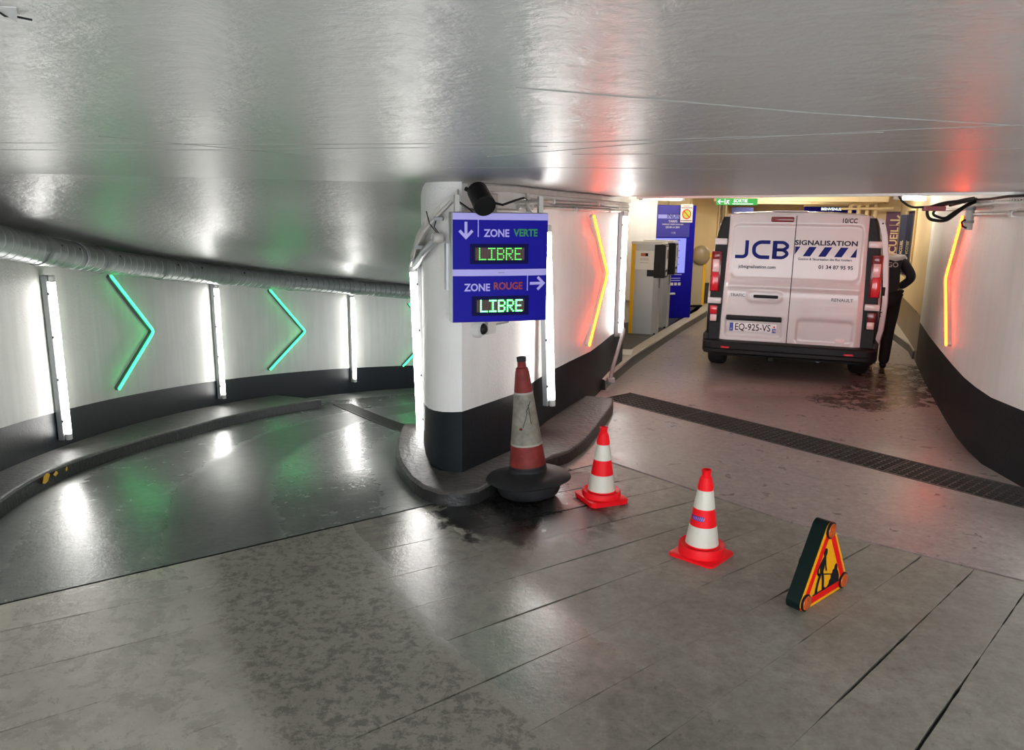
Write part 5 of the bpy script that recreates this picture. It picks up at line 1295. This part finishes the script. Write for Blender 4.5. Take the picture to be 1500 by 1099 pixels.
pn = thing('information_panel', 'tall navy blue tariff panel with INDIGO heading behind ticket machines', 'panel', (2.75, 13.50, 0.114), R(14))
PW, PH = 0.86, 1.96
MB().rbox(-PW / 2, PW / 2, 0.0, 0.09, 0.0, PH, 0.006, 1).build('board', M_navy, pn)
MB().box(-PW / 2, -PW / 2 + 0.045, -0.004, 0.0, 0.0, PH).build('edge_strip', mk('dark_navy', (0.01, 0.012, 0.08), 0.4, 0, 0), pn)
MB().box(-0.29, 0.32, -0.004, 0.0, 1.42, PH - .01).build('header', mk('header_blue', (0.05, 0.045, 0.36), 0.35, 0, 0), pn)
MB().box(-0.28, 0.32, -0.006, -0.004, 1.735, 1.80).build('header_stripe', mk('stripe_violet', (0.35, 0.36, 0.85), 0.35, 0, 0), pn)
lettering('INDIGO', 0.105, mk('dark_navy', (0.01, 0.012, 0.08), 0.4, 0, 0), pn, up_at(0.06, -0.0075, 1.775), sx=0.95, bold=0.012)
lettering('TARIFS', 0.055, M_paper, pn, up_at(0.0, -0.0055, 1.685), bold=0.01)
lettering('PARKING TARIFS HORAIRES', 0.032, M_paper, pn, up_at(0.0, -0.0055, 1.635), bold=0.005)
lettering('DE 8H A 20H', 0.046, M_paper, pn, up_at(0.0, -0.0055, 1.585), bold=0.01)
lettering('1 H', 0.05, M_paper, pn, up_at(0.02, -0.0055, 1.49))
scn_ = MB().box(-0.30, 0.27, -0.006, 0.0, 0.80, 1.40).build('tariff_sheet', M_sheetglow, pn)
for k in range(7):
    z = 1.36 - 0.045 * k if k < 2 else 1.30 - 0.06 * k
    MB().box(-0.27, (-0.05 if k % 2 else 0.16), -0.0075, -0.006, z, z + 0.010).build('text_line', M_navy, scn_)
for z, x0, x1 in ((0.765, 0.0, 0.22), (0.70, 0.02, 0.20), (0.66, 0.02, 0.20)): MB().box(x0, x1, -0.003, 0.0, z, z + 0.012).build('text_line', M_violet, pn)
for x in (0.02, 0.09, 0.16): MB().box(x, x + 0.05, -0.003, 0.0, 0.58, 0.63).build('payment_symbol', M_paper, pn)
MB().rbox(-0.02, 0.10, -0.05, 0.0, 0.42, 0.455, 0.01).build('shelf', M_lgrey, pn)
nsg = thing('notice', 'white notice with red crossed circle on corner of navy panel', 'sign', (2.985, 13.53, 1.945), R(14))
MB().box(-0.115, 0.115, -0.006, 0.0, -0.16, 0.15).build('sheet', M_paper, nsg)
def disc(r0_, r1_, d, m, nm, par, x=0, z=0, sg=28):
    mb = MB(); mb.X = Matrix.Translation((x, -d, z)) @ Matrix.Rotation(R(90), 4, 'X'); vs = []
    if r0_ > 0: mb.lathe([(r0_, 0), (r1_, 0), (r1_, .001), (r0_, .001)], sg, False)
    else: mb.lathe([(r1_, 0), (r1_, .001)], sg)
    return mb.build(nm, m, par)
disc(0, 0.078, 0.0062, mk('lime_print', (0.45, 0.62, 0.10), 0.5, 0, 0), 'green_symbol', nsg, 0, -0.02)
disc(0.068, 0.084, 0.0075, M_pyred, 'red_ring', nsg, 0, -0.02)
mb = MB(); v_, f_ = ribbon([(-0.055, 0.035), (0.055, -0.075)], 0.016); mb.add([(p.x, -0.009, p.y) for p in v_], f_).build('red_bar', M_pyred, nsg)
MB().box(-0.105, 0.105, -0.0072, -0.006, 0.082, 0.092).build('stripe', mk('maroon_print', (0.16, 0.02, 0.05), 0.5, 0, 0), nsg)
MB().box(-0.105, 0.105, -0.0072, -0.006, -0.135, -0.123).build('stripe', MATS['maroon_print'], nsg)
MB().box(-0.07, 0.05, -0.0072, -0.006, 0.112, 0.120).build('text_line', M_orange, nsg)

bg = thing('barrier_machine', 'beige barrier cabinet with yellow edge and round hub left of van', 'barrier', (3.68, 15.30, 0.10), R(14))
MB().rbox(-0.20, 0.14, 0.0, 0.35, 0.05, 0.95, 0.01).build('cabinet', mk('beige_metal', (0.42, 0.36, 0.26), 0.4), bg)
MB().rbox(0.10, 0.155, -0.006, 0.35, 0.05, 0.90, 0.006).build('yellow_edge', M_yellow, bg)
MB().box(-0.19, 0.14, 0.02, 0.33, 0.0, 0.05).build('plinth', M_black, bg)
mb = MB(); mb.X = Matrix.Translation((0.03, -0.02, 1.04)) @ Matrix.Rotation(R(90), 4, 'X'); mb.lathe([(0.19, -0.06), (0.195, 0.0), (0.17, 0.045), (0.11, 0.075), (0.03, 0.085)], 36).build('hub', mk('bronze_plastic', (0.30, 0.23, 0.14), 0.35), bg, True)
MB().rbox(0.18, 0.40, -0.07, -0.03, 1.0, 1.08, 0.01).build('arm_stub', M_yellow, bg)

pst = thing('poster', 'grey framed poster on beige wall, half hidden between the end tube and ticket machine', 'poster', (1.98, 13.905, 0.86), R(16.6))
MB().box(-0.27, 0.27, 0.0, 0.02, 0.0, 0.95).build('frame', M_alu, pst)
MB().box(-0.24, 0.24, -0.003, 0.0, 0.03, 0.92).build('sheet', M_paper, pst)
for z0, z1 in ((0.72, 0.84), (0.48, 0.64), (0.12, 0.38)): MB().box(-0.20, 0.2, -0.005, -0.003, z0, z1).build('picture', M_dimblue, pst)
mpl = MB().box(-0.16, 0.16, -0.2, 0.2, 0, 0.012).build('metal_plate', M_lgrey); mpl.location = (1.42, 9.95, 0.114); mpl.rotation_euler = (0, 0, R(-12)); tag(mpl, 'grey flat plate on the walkway at foot of the end tube', 'plate')

# mouldings and glazed frame on the beige walls
def wpanel(p0, p1, z0, z1, name, label=None):
    p0, p1 = Vector(p0), Vector(p1); d = (p1 - p0); L = d.length
    o = MB(); 
    for a, b, c_, d_ in ((0, L, z0, z0 + .02), (0, L, z1 - .02, z1), (0, .02, z0, z1), (L - .02, L, z0, z1)): o.box(a, b, -0.012, 0.0, c_, d_)
    ob = o.build(name, M_beige); ob.location = (*p0, 0); ob.rotation_euler = (0, 0, math.atan2(d.y, d.x)); return struct(ob, label)
wpanel((2.28, 14.03), (2.46, 14.085), 0.65, 2.2, 'trim_7', 'narrow beige wall moulding left of blue panel')
wpanel((2.80, 14.185), (3.24, 14.325), 0.75, 2.22, 'trim_8', 'beige wall moulding right of blue panel')
w1 = thing('window_1', 'tall narrow glazed frame in beige corridor wall', 'window'); del w1['category']; w1['kind'] = 'structure'
w1.location = (4.20, 16.06, 0.0); w1.rotation_euler = (0, 0, math.atan2(1.45, 0.55))
MB().box(0, 1.3, -0.004, 0.0, 1.15, 2.16).build('pane', M_glass, w1)
for a, b, c_, d_ in ((-0.05, 0.0, 1.1, 2.2), (1.3, 1.35, 1.1, 2.2), (-.05, 1.35, 1.10, 1.15), (-.05, 1.35, 2.16, 2.21), (0.62, 0.68, 1.15, 2.16)): MB().box(a, b, -0.03, 0.0, c_, d_).build('window_frame', M_beige, w1)
# right: dark window and vertical signs
wrd = Vector((6.775 - 5.95, 13.475 - 11.4)).normalized()
def onfr(y): k = (y - 11.4) / wrd.y; return Vector((5.95, 11.4)) + wrd * k
q = onfr(12.0)
w2 = thing('window_2', 'dark window in beige right wall beyond the person', 'window', (*q, 0), math.atan2(wrd.y, wrd.x)); del w2['category']; w2['kind'] = 'structure'
# wall normal towards the lane is local +y
MB().box(0.0, 1.55, 0.0, 0.006, 0.95, 2.02).build('pane', M_glass, w2)
for a, b, c_, d_ in ((-0.06, 0.0, .9, 2.07), (1.55, 1.61, .9, 2.07), (-.06, 1.61, .90, .95), (-.06, 1.61, 2.02, 2.07)): MB().box(a, b, 0.0, 0.03, c_, d_).build('window_frame', M_beige, w2)
def vsign(loc, rz, w, h, bgm, fg, label, arrow_=True):
    t = thing('wall_sign', label, 'sign', loc, rz)
    MB().box(-w / 2, w / 2, 0.0, 0.02, 0.0, h).build('board', bgm, t)
    # the face looks along local -y
    X = Matrix.Translation((0.0, -0.001, h * 0.44)) @ Matrix.Rotation(R(-90), 4, 'Y') @ Matrix.Rotation(R(90), 4, 'X')
    lettering('ACCUEIL', w * 0.53, fg, t, X, bold=0.02)
    if not arrow_: return t
    mb = MB()
    for path in ([(-w * .28, h - w * .45), (w * .28, h - w * .45)], [(w * .05, h - w * .2), (w * .30, h - w * .45), (w * .05, h - w * .7)]):
        v_, f_ = ribbon(path, w * 0.09); mb.add([(p.x, -0.002, p.y) for p in v_], f_)
    mb.build('arrow', fg, t)
    MB().box(-w * .3, w * .3, -0.002, 0.0, h - w * 0.74, h - w * 0.74 + 0.008).build('divider_line', fg, t)
    return t
q = onfr(13.9)
vsign((7.15, 14.62, 0.86), R(-24), 0.34, 1.16, M_purple, M_cream, 'purple vertical sign reading ACCUEIL above the person at right')
q2 = onfr(13.35)
vsign((q2.x - 0.05, q2.y + 0.012, 0.98), R(-24), 0.11, 0.98, mk('dark_blue_print', (0.012, 0.014, 0.05), 0.3, 0, 0), M_cream, 'narrow dark vertical sign beside the dark window at right', False)
# pillar carrying the purple sign, pipes over it
bpil = MB().box(-0.42, 0.30, 0.03, 0.4, 0.0, 2.3).build('wall_pier', M_beige); bpil.location = (7.15, 14.62, 0); bpil.rotation_euler = (0, 0, R(-24)); struct(bpil, 'beige pier behind the purple vertical sign')
bps = thing('pipework', 'cluster of beige bent pipes under the ceiling above right van corner', 'pipe', (6.55, 14.3, 2.0))
for k in range(4):
    MB().tube(fillet([(-0.35 + 0.16 * k, 0.15, -0.12), (-0.35 + 0.16 * k, 0.15, 0.12 + 0.02 * k), (-0.20 + 0.16 * k, 0.12, 0.18), (0.10 + .06 * k, 0.05, 0.19)], 0.06), 0.035, 10).build('pipe', M_beige, bps, True)
MB().tube([(-0.55, 0.1, 0.06), (0.1, 0.05, 0.07), (0.32, -0.1, 0.08)], 0.022, 10).build('pipe', M_beige, bps, True)

# hanging signs
ex = thing('exit_sign', 'green illuminated SORTIE exit sign with arrow hanging above the van', 'sign', (3.69, 13.0, 2.135), R(-10))
MB().rbox(-0.33, 0.33, 0.0, 0.05, -0.055, 0.055, 0.006, 1).build('case', M_exit, ex)
lettering('SORTIE', 0.070, M_exitw, ex, up_at(0.06, -0.001, 0.012), bold=0.012)
MB().box(-0.07, 0.26, -0.002, 0.0, -0.040, -0.028).build('underline', M_exitw, ex)
mb = MB()
for path in ([(-0.30, 0.0), (-0.21, 0.0)], [(-0.265, 0.035), (-0.30, 0.0), (-0.265, -0.035)], [(-0.19, -.04), (-0.19, .04)], [(-0.15, 0.0), (-0.12, -0.04)], [(-0.15, 0.0), (-0.17, -0.04)], [(-0.14, 0.025), (-0.15, 0.0)], [(-0.165, 0.01), (-0.12, 0.015)]):
    v_, f_ = ribbon(path, 0.012); mb.add([(p.x, -0.002, p.y) for p in v_], f_)
mb.build('arrow_and_runner', M_exitw, ex)
for x in (-0.25, 0.25): MB().tube([(x, 0.025, 0.05), (x, 0.025, 0.31)], 0.006, 6).build('hanger', M_lgrey, ex)
bv = thing('welcome_sign', 'blue hanging welcome sign reading BIENVENUE above the van roof', 'sign', (6.48, 16.0, 2.07), R(-15))
MB().rbox(-0.52, 0.52, 0.0, 0.06, -0.12, 0.05, 0.006, 1).build('case', M_navy, bv)
MB().box(-0.52, 0.52, -0.01, 0.06, 0.052, 0.085).build('top_bar', M_cream, bv)
lettering('BIENVENUE', 0.075, M_exitw, bv, up_at(0.0, -0.001, 0.0), bold=0.015)
lettering('indigo', 0.045, M_violet, bv, up_at(0.0, -0.001, -0.055))
for x in (-0.4, 0.4): MB().tube([(x, 0.03, 0.08), (x, 0.03, 0.38)], 0.008, 6).build('hanger', M_beige, bv)
b2 = thing('wall_sign', 'small blue panel on the wall below the green exit sign', 'sign', (5.02, 17.2, 1.80), R(-15))
MB().rbox(-0.23, 0.23, 0.0, 0.04, 0.0, 0.30, 0.004, 1).build('board', M_dimblue, b2)
MB().box(-0.18, -0.02, -0.003, 0.0, 0.18, 0.20).build('text_line', M_paper, b2)
MB().box(-0.02, 0.16, -0.003, 0.0, 0.05, 0.14).build('picture', mk('teal_print', (0.08, 0.25, 0.35), 0.4, 0, 0.4, 40), b2)
MB().box(-0.3, -0.2, 0.01, 0.03, 0.12, 0.16).build('bracket', M_beige, b2)
# beams on the high ceiling
for x, y, rz, L, lab in ((5.2, 17.6, -18, 4.0, 'beige ceiling beam furthest back'), (4.3, 14.9, -18, 3.0, 'beige ceiling beam above the barrier')):
    o = MB().box(0, L, -0.1, 0.1, 2.18, 2.46).build('ceiling_beam', M_beige); o.location = (x - 0.5, y, 0); o.rotation_euler = (0, 0, R(rz)); struct(o, lab)

# ceiling battens beyond the soffit
def ceil_lamp(x, y, z, rz, L, label, m=None):
    t = thing('ceiling_light', label, 'light', (x, y, z), R(rz))
    MB().rbox(-L / 2, L / 2, -0.055, 0.055, 0.035, 0.08, 0.008, 1).build('housing', M_lgrey, t)
    MB().rbox(-L / 2 + 0.02, L / 2 - 0.02, -0.048, 0.048, -0.02, 0.036, 0.018, 2).build('diffuser', m or M_lamp, t, True)
    for s in (-1, 1): MB().rbox(s * L / 2 - 0.02, s * L / 2 + 0.02, -0.052, 0.052, -0.022, 0.06, 0.008, 1).build('end_cap', M_lgrey, t)
    for q in (-0.3, 0.3): MB().box(q * L - .01, q * L + .01, -0.02, 0.02, 0.08, 2.45 - z).build('hanger', M_grey, t)
    return t
ceil_lamp(2.37, 12.6, 2.155, 12, 0.70, 'lit ceiling lamp above the blue tariff panel', M_lampw)
ceil_lamp(5.25, 10.4, 2.15, 40, 0.75, 'lit ceiling lamp near the right wall behind the soffit edge', M_lampw)
ceil_lamp(3.5, 10.6, 2.37, -20, 1.2, 'lit ceiling lamp directly over the van roof')
ceil_lamp(4.55, 13.6, 2.37, -20, 1.2, 'lit ceiling lamp ahead of the van between exit sign and welcome sign')
ceil_lamp(5.5, 12.4, 2.37, -20, 1.2, 'added hidden ceiling lamp above the person, brightening the beige right wall')  # extra lamp behind the soffit, added to brighten the beige right wall
ceil_lamp(5.6, 16.4, 2.37, -20, 1.2, 'lit ceiling lamp at the far back of the lane')
ceil_lamp(3.1, 12.9, 2.37, 70, 1.0, 'added hidden ceiling lamp over the walkway before the exit sign', M_lampw)  # extra lamp hidden by the soffit, added as fill for the beige zone
